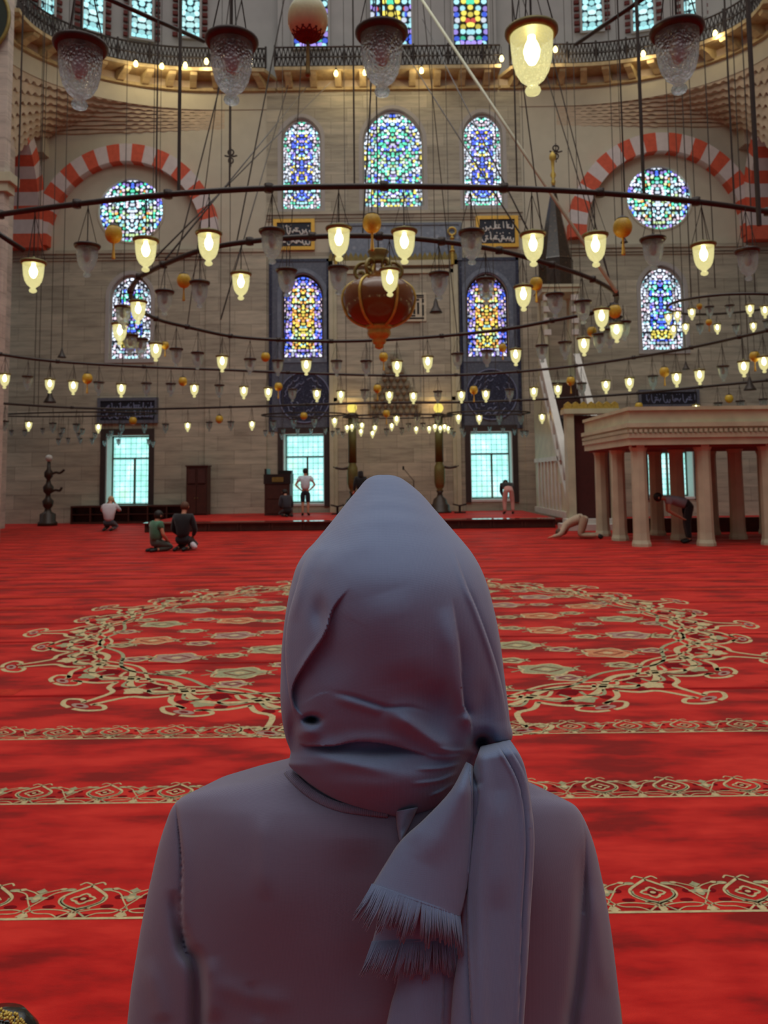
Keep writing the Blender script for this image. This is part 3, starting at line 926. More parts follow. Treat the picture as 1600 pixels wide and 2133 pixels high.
# fainter bands and seams further off
MED = (0.05, 8.75); MR = 3.4
y = rows[2] + 0.98
while y < 26.5:
    inside = abs(y - MED[1]) < MR + 0.5
    ribbon([(-14, y), (14.5, y)], 0.05, SEAM, 0.0010)
    if not inside:
        ribbon([(-14, y + 0.16), (14.5, y + 0.16)], 0.17, FAR, 0.0011)
    else:
        hw = sqrt(max(0, (MR + 0.3) ** 2 - (y - MED[1]) ** 2))
        for (a, b) in ((-14, MED[0] - hw - 0.5), (MED[0] + hw + 0.5, 14.5)):
            ribbon([(a, y + 0.12), (b, y + 0.12)], 0.16, FAR, 0.0011)
    y += 0.98
# great medallion
def pol(r, a): return (MED[0] + r * cos(a), MED[1] + r * sin(a))
NS = 30
for ph, w, m, r0, am in ((0, 0.055, BEI, MR - 0.22, 0.15), (pi, 0.055, BEI, MR - 0.22, 0.15), (0, 0.035, OLI, MR - 0.42, 0.08), (pi, 0.03, BEI, MR - 0.36, 0.1)):
    ribbon([pol(r0 + am * sin(NS / 2 * 2 * pi * i / 480 + ph), 2 * pi * i / 480) for i in range(480)], w, m, 0.0016, True)
for k in range(NS):
    a = 2 * pi * (k + 0.5) / NS
    def Q(dr, da): p = pol(MR + dr, a + da / MR); return (p[0], p[1], 0)
    big = k % 2
    e = 0.5 if big else 0.26
    for sg in (-1, 1):
        ribbon(catmull([Q(-0.1, sg * 0.36), Q(0.03, sg * 0.25), Q(0.1, sg * 0.1), Q(e - 0.12, sg * 0.045)], 4), 0.042, BEI)
        ribbon(catmull([Q(e - 0.14, sg * 0.045), Q(e - 0.16, sg * 0.13), Q(e - 0.1, sg * 0.2), Q(e - 0.02, sg * 0.12), Q(e, sg * 0.02)], 4), 0.036, BEI)
        ribbon(catmull([Q(-0.16, sg * 0.3), Q(-0.06, sg * 0.2), Q(-0.1, sg * 0.08), Q(-0.2, sg * 0.1)], 4), 0.03, OLI)
        ribbon(catmull([Q(-0.3, sg * 0.34), Q(-0.2, sg * 0.22), Q(-0.3, sg * 0.1)], 4), 0.03, BEI)
        p = Q(0.0, sg * 0.17); blob(p[0], p[1], 0.05, 0.05, MAR, 0.0014, 10, 0, 0, a)
    p = Q(-0.02, 0); blob(p[0], p[1], 0.07, 0.09, BEI if big else OLI, 0.0014, 14, 0.25, 4, a)
    p = Q(e - 0.07, 0); blob(p[0], p[1], 0.04, 0.09, GRE, 0.0014, 10, 0, 0, a)
    p = Q(e - 0.07, 0); blob(p[0], p[1], 0.02, 0.04, MAR, 0.0017, 8, 0, 0, a)
    p = Q(-0.22, 0); blob(p[0], p[1], 0.07, 0.1, MAR, 0.0014, 12, 0.2, 4, a)
    p = Q(-0.22, 0.36); blob(p[0], p[1], 0.05, 0.07, BEI, 0.0014, 12, 0.2, 4, a)
rr = random.Random(3)
for (r, cnt, big) in ((0.0, 1, 1), (0.5, 6, 0), (0.95, 8, 1), (1.35, 13, 0), (1.75, 13, 1), (2.15, 20, 0), (2.55, 18, 1), (2.85, 26, 0)):
    for k in range(cnt):
        a = 2 * pi * (k + 0.3 * (cnt % 3)) / max(1, cnt)
        x, y = pol(r, a)
        s = 0.16 if big else 0.085
        m = (ORG, GRE, OLI)[(k + int(r * 2)) % 3] if big else (OLI, GRE)[k % 2]
        blob(x, y, s * 1.35, s, m, 0.0013, 20, 0.16, 5, rr.uniform(-0.3, 0.3))
        circ(x, y, s * 1.4, s * 1.05, 0.025, BEI, 0.0016, 20, 0.16, 5)
        circ(x, y, s * 0.7, s * 0.5, 0.02, MAR, 0.0017, 12, 0.2, 4)
        blob(x, y, s * 0.3, s * 0.22, BEI, 0.0018, 8)
        ribbon(catmull([(x - s * 1.9, y - s * 0.5, 0), (x - s * 1.3, y, 0), (x - s * 1.9, y + s * 0.6, 0)], 3), 0.018, OLI)
        ribbon(catmull([(x + s * 1.9, y - s * 0.5, 0), (x + s * 1.3, y, 0), (x + s * 1.9, y + s * 0.6, 0)], 3), 0.018, OLI)
fl.build('floor', CM, None, label='red patterned prayer carpet covering the whole floor', cat='carpet', kind='structure')

# ------------------------------------------------------------------ low platform before the wall
PYF = PZ(760, 1104, 0).y
PX0 = PZ(288, 1112, 0).x; PX1 = 5.3
PH = 0.30
root = empty('platform', ((PX0 + PX1) / 2, PYF, 0), label='low carpeted wooden platform in front of the mihrab wall', cat='platform')
RL = lambda x: x - (PX0 + PX1) / 2
mb = MB().box(RL(PX0), RL(PX1), 0.05, WY - 0.13 - PYF, 0, PH - 0.02)
mb.build('base', M['dark_wood'], root)
MB().box(RL(PX0) + 0.02, RL(PX1) - 0.02, 0.28, WY - 0.13 - PYF, PH - 0.02, PH).build('carpet', M['carpet'], root)
mb = MB(); xl, xr = RL(PX0) - 0.03, RL(PX1)
mb.v += [(xl, -0.03, PH - 0.04), (xr, -0.03, PH - 0.04), (xr, 0.3, PH - 0.04), (xl, 0.3, PH - 0.04), (xl, -0.03, PH - 0.008), (xr, -0.03, PH - 0.008), (xr, 0.3, PH + 0.004), (xl, 0.3, PH + 0.004)]
for q in ((0, 3, 2, 1), (4, 5, 6, 7), (0, 1, 5, 4), (1, 2, 6, 5), (2, 3, 7, 6), (3, 0, 4, 7)): mb.face(q)
mb.build('edge_board', simple('polished_edge_board', srgb(110, 62, 54), 0.08, var=0.08, spec=0.9), root)
for k in range(13):
    xa = RL(PX0) + (PX1 - PX0) * k / 13; xb = RL(PX0) + (PX1 - PX0) * (k + 1) / 13
    mb = MB()
    mb.box(xa + 0.02, xb - 0.02, 0.02, 0.06, 0.02, 0.06); mb.box(xa + 0.02, xb - 0.02, 0.02, 0.06, PH - 0.09, PH - 0.04)
    mb.box(xa + 0.02, xa + 0.08, 0.02, 0.06, 0.06, PH - 0.09); mb.box(xb - 0.08, xb - 0.02, 0.02, 0.06, 0.06, PH - 0.09)
    mb.build('front_panel', M['dark_wood'], root)

# ------------------------------------------------------------------ things on the wall
def wall_rect(pa, pb, ta, tb, y=WY):
    xa, zb = W((pa + pb) / 2, tb); xm = xa
    hw = WD((pb - pa) / 2, (pa + pb) / 2, (ta + tb) / 2)
    _, zt = W((pa + pb) / 2, ta)
    return xm - hw, xm + hw, zb, zt
# slate-blue tile fields round the middle windows (with the window openings left free)
for i, (pa, pb, ta, tb, wi_, lab) in enumerate(((561, 688, 540, 899, 4, 'slate-blue tile field left of the mihrab'), (962, 1088, 537, 893, 5, 'slate-blue tile field right of the mihrab'))):
    xa, xb, za, zb2 = wall_rect(pa, pb, ta, tb)
    root = empty('tile_field', ((xa + xb) / 2, WY, za), label=lab, cat='tiles', group='tile fields beside the mihrab')
    o = MB().box(xa, xb, WY - 0.035, WY - 0.002, za, zb2).build('field', M['tile_grey'], None)
    k, px, t, b, w, g, _l = ARCHED[wi_]
    x, z0 = W(px, b)
    bool_cut(o, MB().prism(arch_poly(x, z0 - 0.05, WD(w, px, (t + b) / 2) + 0.14, HT(px, t, b) + 0.16), WY - 0.3, WY + 0.3))
    o.parent = root; o.matrix_parent_inverse = Matrix.Translation(-root.location)
    cx, cz = W(635 if i == 0 else 1024, 828 if i == 0 else 822)
    mb = MB(); R = 1.02
    mb.prism([(cx + R * cos(2 * pi * k / 40), cz + R * sin(2 * pi * k / 40)) for k in range(40)], WY - 0.07, WY - 0.03)
    d = mb.build('roundel', M['tile_dark'], root); d.matrix_parent_inverse = Matrix.Translation(-root.location)
    mb = MB()
    rg = random.Random(5 + i)
    for q in range(3):
        r_ = R * (0.35 + 0.2 * q)
        for s_ in range(4 + 2 * q):
            a0 = 2 * pi * s_ / (4 + 2 * q) + rg.uniform(0, 0.6)
            pts = [(cx + r_ * cos(a0 + 0.12 * t) * (1 + 0.06 * sin(3 * t)), WY - 0.075, cz + r_ * sin(a0 + 0.12 * t) * (1 + 0.1 * cos(2 * t))) for t in range(6)]
            mb.tube(pts, 0.022, 5)
    for k in range(40):
        pass
    mb.tube([(cx + R * 0.97 * cos(2 * pi * k / 48), WY - 0.072, cz + R * 0.97 * sin(2 * pi * k / 48)) for k in range(48)], 0.03, 5, closed=True)
    d = mb.build('calligraphy', M['script_blue'], root); d.matrix_parent_inverse = Matrix.Translation(-root.location)
    mb = MB()
    for (a_, b_, c_, d_) in ((xa, xa + 0.12, za, zb2), (xb - 0.12, xb, za, zb2), (xa, xb, zb2 - 0.12, zb2)):
        mb.box(a_, b_, WY - 0.06, WY - 0.03, c_, d_)
    d = mb.build('border', M['tile_dark'], root); d.matrix_parent_inverse = Matrix.Translation(-root.location)

def script(mb, x0, x1, z0, z1, y, seed, r, rows_=2):
    """flowing joined letters with uprights, loops and dots"""
    rg = random.Random(seed)
    for rw in range(rows_):
        zb_ = z0 + (z1 - z0) * rw / rows_; H = (z1 - z0) / rows_
        x = x1
        base = []
        while x > x0 + H * 0.2:
            st = rg.choice('albncw')
            w = H * rg.uniform(0.22, 0.4)
            zz = zb_ + H * 0.3
            if st == 'a': mb.tube([(x, y, zz), (x - w * 0.15, y, zb_ + H * 0.92)], [r, r * 0.8], 5)
            elif st == 'l': mb.tube(catmull([(x, y, zb_ + H * 0.95), (x - w * 0.1, y, zz), (x - w * 0.6, y, zz - H * 0.05), (x - w, y, zz + H * 0.08)], 4), r, 5)
            elif st == 'b':
                mb.tube(catmull([(x, y, zz + H * 0.2), (x - w * 0.3, y, zz), (x - w, y, zz), (x - w * 1.1, y, zz + H * 0.18)], 4), r, 5)
                mb.ball((x - w * 0.5, y, zz - H * 0.15), r * 1.2, n=6, m=4)
            elif st == 'n': mb.tube(catmull([(x, y, zz + H * 0.1), (x - w * 0.1, y, zz - H * 0.2), (x - w * 0.6, y, zz - H * 0.24), (x - w, y, zz + H * 0.05)], 4), r, 5)
            elif st == 'c': mb.tube(catmull([(x - w * 0.2, y, zz + H * 0.3), (x - w, y, zz + H * 0.3), (x - w * 0.5, y, zz + H * 0.12), (x - w, y, zz), (x, y, zz)], 4), r, 5)
            else:
                mb.tube([(x - w * 0.4 + w * 0.22 * cos(t), y, zz + H * 0.1 + w * 0.22 * sin(t)) for t in [2 * pi * i / 8 for i in range(8)]], r, 5, closed=True)
                mb.tube(catmull([(x - w * 0.6, y, zz + H * 0.05), (x - w, y, zz - H * 0.15)], 3), r, 5)
            if rg.random() < 0.35: mb.ball((x - w * 0.4, y, zb_ + H * rg.uniform(0.75, 0.95)), r * 1.1, n=6, m=4)
            x -= w * 0.95

def framed(name, pa, pb, ta, tb, frame, bed, ink, fw, lab, cat, seed, r=0.022, rows_=2, y=WY, script_on=True):
    xa, xb, za, zb = wall_rect(pa, pb, ta, tb)
    cx, cz = (xa + xb) / 2, za
    root = empty(name, (cx, y, cz), label=lab, cat=cat)
    hw, h = (xb - xa) / 2, zb - za
    mb = MB()
    mb.box(-hw, hw, -0.12, -0.02, 0, fw); mb.box(-hw, hw, -0.12, -0.02, h - fw, h)
    mb.box(-hw, -hw + fw, -0.12, -0.02, fw, h - fw); mb.box(hw - fw, hw, -0.12, -0.02, fw, h - fw)
    mb.build('frame', frame, root)
    MB().box(-hw + fw, hw - fw, -0.07, -0.02, fw, h - fw).build('panel', bed, root)
    if script_on:
        mb = MB(); script(mb, -hw + fw + 0.06, hw - fw - 0.06, fw + 0.05, h - fw - 0.05, -0.075, seed, r, rows_)
        mb.build('calligraphy', ink, root)
    return root
framed('calligraphy_board', 570, 656, 458, 522, M['frame_gold'], M['navy'], M['script_white'], 0.14, 'gold-framed navy calligraphy panel at upper left of the lantern', 'board', 11, 0.026)
framed('calligraphy_board', 992, 1080, 451, 516, M['frame_gold'], M['navy'], M['script_white'], 0.14, 'gold-framed navy calligraphy panel at upper right of the lantern', 'board', 12, 0.026)
framed('inscription_tile', 204, 330, 829, 882, M['tile_grey'], M['navy'], M['script_blue'], 0.12, 'slate-blue inscription tile over the left ground window', 'tile', 13, 0.022, 2)
framed('inscription_tile', 1330, 1456, 812, 848, M['tile_grey'], M['navy'], M['script_blue'], 0.1, 'navy inscription tile above the stone gallery', 'tile', 14, 0.02, 1)
framed('inscription_tile', 688, 962, 466, 545, M['tile_grey'], M['tile_pale'], M['script_blue'], 0.1, 'wide slate-blue tiled field over the mihrab crest', 'tile', 15, 0.02, 2, script_on=False)
# square panel of angular script
xa, xb, za, zb = wall_rect(822, 888, 611, 670)
root = empty('kufic_panel', ((xa + xb) / 2, WY, za), label='square white panel of black angular script beside the lantern', cat='panel')
hw = (xb - xa) / 2; h = zb - za
MB().box(-hw, hw, -0.09, -0.02, 0, h).build('panel', simple('ivory_panel', srgb(206, 198, 172), 0.5), root)
mb = MB()
u = h / 14.0
for (a, b, c, d) in ((1, 13, 1, 1.8), (1, 13, 12.2, 13), (1, 1.9, 2.6, 11.4), (12.1, 13, 2.6, 8), (3, 11, 10, 10.9), (3, 3.9, 3.4, 9.2), (10, 10.9, 3.4, 9.2), (4.6, 9.2, 8.2, 9.1),
                     (4.6, 5.5, 3.4, 7.4), (6.2, 9.2, 6.6, 7.4), (8.3, 9.2, 3.4, 5.9), (6.2, 7.5, 3.4, 5.2), (10, 13, 11.4, 11.9), (12.1, 13, 9, 11), (4.6, 9.2, 2.3, 3.0)):
    mb.box(-hw + a / 14 * 2 * hw, -hw + b / 14 * 2 * hw, -0.1, -0.088, c * u, d * u)
mb.build('calligraphy', M['ink'], root)

# ------------------------------------------------------------------ mihrab
xa, xb, za, zb = wall_rect(690, 960, 545, 1064)
root = empty('mihrab', ((xa + xb) / 2, WY, 0.0), label='tall marble mihrab frame with stepped niche hood in the middle of the wall', cat='mihrab')
hw = (xb - xa) / 2
mb = MB()
for s in (-1, 1):
    mb.box(s * hw - 0.16 if s > 0 else -hw, hw if s > 0 else -hw + 0.16, -0.2, -0.02, PH, zb)
    mb.box(*sorted((s * (hw - 0.3), s * (hw - 0.16))), -0.12, -0.02, PH, zb - 0.2)
mb.box(-hw, hw, -0.2, -0.02, zb - 0.2, zb); mb.box(-hw, hw, -0.12, -0.02, zb - 0.5, zb - 0.34)
mb.box(-hw, hw, -0.12, -0.02, 4.6, 4.75)
mb.build('frame', M['marble'], root)
mb = MB()
nw = 1.05
mb.box(-hw + 0.3, -nw, -0.05, -0.02, PH, zb - 0.5); mb.box(nw, hw - 0.3, -0.05, -0.02, PH, zb - 0.5)
mb.build('side_panel', M['stone'], root)
mb = MB()
for l in range(9):      # stepped hood, wider towards the bottom
    w0 = nw * (1 - l / 9.5); z0 = 4.1 + l * 0.26
    mb.box(-w0, w0, -0.10 - 0.012 * l, -0.02, z0, z0 + 0.26)
    k = max(1, 9 - l)
    for j in range(k):
        xx = -w0 + (j + 0.5) * 2 * w0 / k
        mb.lathe([(0.03, 0), (w0 / k * 0.8, 0.1), (w0 / k * 0.8, 0.2)], (xx, -0.12 - 0.012 * l, z0 - 0.06), 8)
mb.build('niche_hood', simple('niche_carving', srgb(140, 132, 112), 0.7, var=0.15), root)
# niche: half round recess lining
mb = MB(); rws = []
for z in (PH, 4.1):
    rws.append([(nw * cos(pi * k / 16), -0.02 - 0.0 - 0.02 + 0.0 - 0.03 * sin(pi * k / 16), z) for k in range(17)])
mb.grid(rws); mb.build('niche', M['stone'], root, smooth=True)
mb = MB()     # gilt cresting along the top
nz = 26
for k in range(nz):
    x = -hw + (k + 0.5) * 2 * hw / nz
    hh = 0.22 + 0.16 * abs(cos(pi * (k + 0.5) / nz)) 
    mb.prism([(x - hw / nz, zb), (x + hw / nz, zb), (x + hw / nz * 0.9, zb + hh * 0.5), (x, zb + hh), (x - hw / nz * 0.9, zb + hh * 0.5)], -0.16, -0.08)
mb.build('gilt_crest', M['old_gold'], root)
for s, px in ((-1, 700), (1, 941)):
    xx = W(px, 500)[0] - (xa + xb) / 2
    mb = MB().lathe([(0.07, 0), (0.07, 0.5), (0.12, 0.55), (0.06, 0.62), (0.05, 1.0), (0.11, 1.05), (0.05, 1.12), (0.04, 1.2)], (xx, -0.2, zb - 0.2), 12)
    mb.tube([(xx + 0.15 * cos(t), -0.2, zb + 1.14 + 0.15 * sin(t)) for t in [2 * pi * i / 16 for i in range(16)]], 0.045, 6, closed=True)
    mb.build('finial', M['gold'], root)
# warm spotlights above the candlesticks
for px, py in ((728, 868), (905, 864)):
    p = P(px, py, WY - 0.45)
    ld = bpy.data.lights.new('niche_spot', 'POINT'); ld.energy = 9; ld.color = (1.0, 0.6, 0.24); ld.shadow_soft_size = 0.08
    lo = bpy.data.objects.new('niche_spot', ld); COL.objects.link(lo); lo.location = p + Vector((0, 0, 0.45))

# ------------------------------------------------------------------ candlesticks and candelabrum
M['globe'] = emit('yellow_globe', (1.0, 0.80, 0.16, 1), 1.05)
M['candle'] = simple('olive_candle', srgb(84, 82, 44), 0.5, var=0.1)
def candlestick(px, lab):
    Y = 28.6; p = P(px, 1058, Y)
    root = empty('candlestick', (p.x, Y, PH), label=lab, cat='candlestick', group='great candlesticks beside the mihrab')
    top = P(px, 850, Y).z - PH
    MB().lathe([(0.42, 0), (0.42, 0.06), (0.36, 0.1), (0.36, 0.28), (0.28, 0.34), (0.24, 0.5), (0.12, 0.6), (0.09, 0.72), (0.14, 0.8)], (0, 0, 0), 28).build('base', M['bronze'], root, True)
    MB().lathe([(0.14, 0.8), (0.1, 0.86), (0.16, 0.96), (0.2, 1.1), (0.205, 1.5), (0.19, 1.7), (0.13, 1.82), (0.15, 1.9)], (0, 0, 0), 28).build('vase', M['brass'], root, True)
    MB().lathe([(0.155, 1.88), (0.15, top - 0.36)], (0, 0, 0), 24).build('candle', M['candle'], root, True)
    MB().lathe([(0.16, top - 0.38), (0.24, top - 0.32), (0.24, top - 0.24), (0.12, top - 0.17)], (0, 0, 0), 24).build('collar', M['bronze'], root, True)
    MB().ball((0, 0, top), 0.185, n=24, m=14).build('globe', M['globe'], root, True)
    s = -1 if px < 800 else 1
    MB().tube(catmull([(0.1 * s, 0, 1.72), (0.35 * s, 0, 1.66), (0.62 * s, 0, 1.7), (0.72 * s, 0, 1.74)], 5), [0.05] * 5 + [0.045] * 6 + [0.02] * 5, 8).build('side_arm', M['bronze'], root, True)
candlestick(735, 'tall brass candlestick with glowing globe, left of the hooded head')
candlestick(917, 'tall brass candlestick with glowing globe, right of the hooded head')
p = P(99, 1090, 28.5)
root = empty('candelabrum', (p.x, 28.5, 0), label='dark standing candelabrum with white globe by the left wall', cat='candelabrum')
MB().lathe([(0.34, 0), (0.34, 0.12), (0.28, 0.16), (0.28, 0.42), (0.14, 0.5), (0.1, 0.62), (0.17, 0.72), (0.2, 0.9), (0.1, 1.02), (0.08, 1.15), (0.17, 1.25), (0.19, 1.42), (0.09, 1.55), (0.07, 1.7), (0.15, 1.8), (0.16, 1.95), (0.07, 2.08), (0.06, 2.35)], (0, 0, 0), 20).build('column', M['bronze'], root, True)
for z, l in ((1.2, 0.5), (1.85, 0.58)):
    MB().tube(catmull([(0.05, 0, z), (0.25, 0, z + 0.1), (0.42, 0, z + 0.08), (l, 0, z + 0.2)], 5), 0.045, 8).build('arm', M['bronze'], root, True)
MB().ball((0, 0, 2.48), 0.13, n=16, m=10).build('globe', simple('white_glass_globe', srgb(196, 196, 190), 0.2), root, True)

# ------------------------------------------------------------------ furniture along the wall
def cab(name, pa, pb, pt, pbm, Y, depth, mat, lab, cat, z0=PH):
    xa = P(pa, pbm, Y).x; xb = P(pb, pbm, Y).x; zt = P((pa + pb) / 2, pt, Y).z
    root = empty(name, ((xa + xb) / 2, Y, z0), label=lab, cat=cat)
    return root, (xb - xa) / 2, zt - z0
root, hw, h = cab('wooden_cabinet', 387, 431, 972, 1071, 28.8, 0.6, None, 'tall narrow dark red wooden cabinet right of the left ground window', 'cabinet')
MB().box(-hw, hw, 0.02, 0.6, 0, h).box(-hw - 0.03, hw + 0.03, -0.02, 0.62, h, h + 0.05).build('body', M['dark_wood'], root)
for s in (-1, 1):
    d = MB().box(*sorted((s * 0.01, s * (hw - 0.03))), -0.02, 0.02, 0.06, h * 0.62)
    d.build('door', M['dark_wood'], root)
    MB().box(*sorted((s * 0.05, s * (hw - 0.07))), -0.03, 0.02, h * 0.66, h * 0.95).build('glazed_panel', simple('dark_glass_panel', srgb(74, 48, 44), 0.15), root)
    MB().ball((s * 0.05, -0.04, h * 0.35), 0.02, n=8, m=6).build('knob', M['brass'], root)
root, hw, h = cab('low_bookcase', 146, 388, 1053, 1090, 29.2, 0.5, None, 'long low dark wooden bookcase under the left ground window', 'bookcase', 0.0)
mb = MB().box(-hw, hw, 0.3, 0.7, 0, h).box(-hw, hw, 0, 0.3, h - 0.06, h).box(-hw, hw, 0, 0.3, 0, 0.08).box(-hw, hw, 0.02, 0.3, h * 0.5, h * 0.5 + 0.03)
mb.build('body', M['dark_wood'], root)
for k in range(7):
    x = -hw + k * (2 * hw - 0.05) / 6
    MB().box(x, x + 0.05, 0, 0.3, 0.08, h - 0.06).build('divider', M['dark_wood'], root)
root, hw, h = cab('preaching_chair', 551, 604, 985, 1069, 27.8, 0.9, None, 'dark wooden preaching chair with black panelled top left of the standing man', 'pulpit')
MB().box(-hw, hw, 0, 0.9, 0, h * 0.74).build('body', M['dark_wood'], root)
MB().box(-hw - 0.03, hw + 0.03, -0.03, 0.93, h * 0.74, h * 0.97).build('seat_box', M['black_wood'], root)
MB().box(-hw * 0.4, hw * 0.5, -0.05, -0.03, h * 0.79, h * 0.9).build('plaque', M['old_gold'], root)
MB().box(-hw, -hw + 0.08, 0.0, 0.9, h * 0.97, h * 1.1).box(hw - 0.5, hw, 0.5, 0.9, h * 0.97, h * 1.06).build('armrest', M['black_wood'], root)
MB().box(-hw + 0.1, hw - 0.1, -0.02, 0.0, 0.08, h * 0.36).box(-hw + 0.1, hw - 0.1, -0.02, 0.0, h * 0.4, h * 0.7).build('front_panel', M['dark_wood'], root)
for (px, py, hh, lab) in ((703, 1070, 0.32, 'small dark book stand on the platform beside the hooded head'), (958, 1062, 0.3, 'small dark book stand at the foot of the right candlestick'), (1018, 1064, 0.0, None)):
    if not lab: continue
    p = P(px, py, 28.2)
    root = empty('book_stand', (p.x, 28.2, PH), label=lab, cat='book stand')
    MB().box(-0.2, 0.2, -0.12, 0.12, 0, 0.05).box(-0.04, 0.04, -0.04, 0.04, 0.05, hh).build('foot', M['black_wood'], root)
    MB().prism([(-0.24, hh), (0.0, hh - 0.06), (0.24, hh), (0.24, hh + 0.05), (0.0, hh - 0.01), (-0.24, hh + 0.05)], -0.14, 0.14).build('cradle', M['black_wood'], root)
p = P(862, 1030, 27.6)
root = empty('microphone_stand', (p.x, 27.6, PH), label='thin microphone stand behind the hooded head, before the mihrab', cat='microphone stand')
MB().lathe([(0.18, 0), (0.18, 0.03), (0.03, 0.05), (0.015, 1.2)], (0, 0, 0), 12).build('pole', M['iron'], root)
MB().tube([(0, 0, 1.2), (-0.34, 0, 1.62)], 0.014, 6).build('boom', M['iron'], root)
MB().lathe([(0.02, 0), (0.035, 0.03), (0.035, 0.12), (0.01, 0.15)], (-0.36, 0, 1.58), 10).build('microphone', M['ink'], root)

# ------------------------------------------------------------------ minbar (stepped pulpit)
root = empty('minbar', (6.0, 23.4, 0), label='tall marble minbar with steep stair, gilded gate and dark spire', cat='minbar')
def mbuild(mb, nm, mat, sm=False):
    o = mb.build(nm, mat, root, sm); o.matrix_parent_inverse = Matrix.Translation(-Vector((6.0, 23.4, 0))); return o
xa = P(1188, 1050, 23.4).x; xw = 1.35; xb = xa + xw
yt0, yt1 = 27.2, 28.6
zl = 5.0
# stair flank: sloping slab with open arcade below
prof = [(23.6, 0.3), (23.6, 0.75), (yt0, zl), (yt1, zl), (yt1, 0.3)]
for x in (xa, xb - 0.12):
    mb = MB(); b = len(mb.v); n = len(prof)
    for xx in (x, x + 0.12): mb.v += [(xx, y, z) for (y, z) in prof]
    mb.face([b + i for i in range(n)]); mb.face([b + n + i for i in range(n)][::-1])
    for i in range(n): mb.face([b + i, b + (i + 1) % n, b + n + (i + 1) % n, b + n + i])
    mbuild(mb, 'flank', M['marble'])
mb = MB()
for k in range(7):
    y = 24.6 + k * 0.55
    zt_ = min(zl - 0.6, 0.75 + (y - 23.6) / (yt0 - 23.6) * (zl - 0.75) - 0.55)
    mb.box(xa - 0.05, xa + 0.01, y - 0.05, y + 0.05, 0.45, min(zt_, 2.1))
mb.box(xa - 0.05, xa + 0.01, 24.4, yt1, 2.1, 2.25); mb.box(xa - 0.07, xa + 0.02, 23.6, yt1, 0.3, 0.5)
mbuild(mb, 'arcade', M['marble_white'])
mb = MB()
for k in range(16):
    y = 23.6 + k * (yt0 - 23.6) / 16; z = 0.5 + (k + 1) * (zl - 0.6) / 16
    mb.box(xa + 0.12, xb - 0.12, y, yt0, z - 0.3, z)
mbuild(mb, 'steps', M['dark_wood'])
for x in (xa - 0.03, xb - 0.13):
    mb = MB()
    for (dz0, dz1, g) in ((0.0, 0.16, 0.02), (0.75, 0.95, 0.03)):
        b = len(mb.v)
        for xx in (x - g, x + 0.16 + g): mb.v += [(xx, 23.6, 0.75 + dz0), (xx, 23.6, 0.75 + dz1), (xx, yt0, zl + dz1), (xx, yt0, zl + dz0)]
        for q in ((0, 1, 2, 3), (7, 6, 5, 4), (0, 4, 5, 1), (1, 5, 6, 2), (2, 6, 7, 3), (3, 7, 4, 0)): mb.face([b + i for i in q])
    for k in range(9):
        y = 23.7 + k * (yt0 - 23.8) / 8; z = 0.75 + (y - 23.6) / (yt0 - 23.6) * (zl - 0.75)
        mb.box(x, x + 0.12, y - 0.06, y + 0.06, z + 0.1, z + 0.8)
    mbuild(mb, 'balustrade', M['marble_white'])
# gate
zg = P(1230, 852, 23.3).z
mb = MB()
for x in (xa - 0.08, xb - 0.14):
    mb.box(x, x + 0.22, 23.2, 23.6, 0.3, zg - 0.15)
mb.box(xa - 0.16, xb + 0.16, 23.12, 23.66, zg - 0.15, zg)
mbuild(mb, 'gate', M['marble'])
mb = MB()
for k in range(7):
    w = (xw + 0.3) / 7; x = xa - 0.15 + (k + 0.5) * w
    mb.prism([(x - w / 2, zg), (x + w / 2, zg), (x + w * 0.45, zg + 0.14), (x, zg + 0.22), (x - w * 0.45, zg + 0.14)], 23.15, 23.3)
mb.box(xa - 0.15, xb + 0.15, 23.14, 23.6, zg, zg + 0.05)
mbuild(mb, 'gilded_crest', M['gold'])
MB_ = MB().box(xa - 0.35, xb + 0.3, 22.7, 23.6, 0, 0.18).box(xa - 0.2, xb + 0.2, 22.95, 23.6, 0.18, 0.32)
mbuild(MB_, 'base_step', M['marble_white'])
mbuild(MB().box(xa + 0.14, xb - 0.14, 23.35, 23.4, 0.32, zg - 0.2), 'curtain', simple('maroon_curtain', srgb(70, 26, 22), 0.8))
# canopy and spire
cx = P(1158, 560, 27.9).x; cy = 27.9
z_can = P(1158, 603, cy).z; z_sp = P(1158, 545, cy).z; z_ap = P(1156, 384, cy).z; z_fi = P(1156, 330, cy).z
mb = MB()
for sx in (-1, 1):
    for sy in (-1, 1):
        mb.lathe([(0.1, zl), (0.08, zl + 0.15), (0.07, z_can - 0.4), (0.1, z_can - 0.25)], (cx + sx * 0.55, cy + sy * 0.55, 0), 10)
mb.box(cx - 0.68, cx + 0.68, cy - 0.68, cy + 0.68, z_can - 0.25, z_can - 0.08); mb.box(cx - 0.74, cx + 0.74, cy - 0.74, cy + 0.74, z_can - 0.08, z_can + 0.02)
mb.box(cx - 0.62, cx + 0.62, cy - 0.62, cy + 0.62, zl - 0.1, zl + 0.02)
for sx in (-1, 1):
    mb.box(cx + sx * 0.6 - 0.05, cx + sx * 0.6 + 0.05, cy - 0.6, cy + 0.6, zl, zl + 0.7)
for k in range(4):
    for sx in (-1, 1):
        mb.box(cx + sx * 0.5 - 0.12, cx + sx * 0.5 + 0.12, cy - 0.66, cy - 0.5, z_can - 0.55 - 0.42 * k, z_can - 0.35 - 0.42 * k, 1)
mbuild(mb, 'canopy', [M['marble'], M['marble_white']])
spm = tiles('spire_lattice', srgb(46, 36, 28), srgb(60, 46, 34), srgb(112, 86, 56), 6)
mbuild(MB().lathe([(0.64, z_can + 0.02), (0.64, z_sp)], (cx, cy, 0), 8), 'drum', spm)
mbuild(MB().lathe([(0.66, z_sp), (0.62, z_sp + 0.05), (0.05, z_ap)], (cx, cy, 0), 8), 'spire', spm)
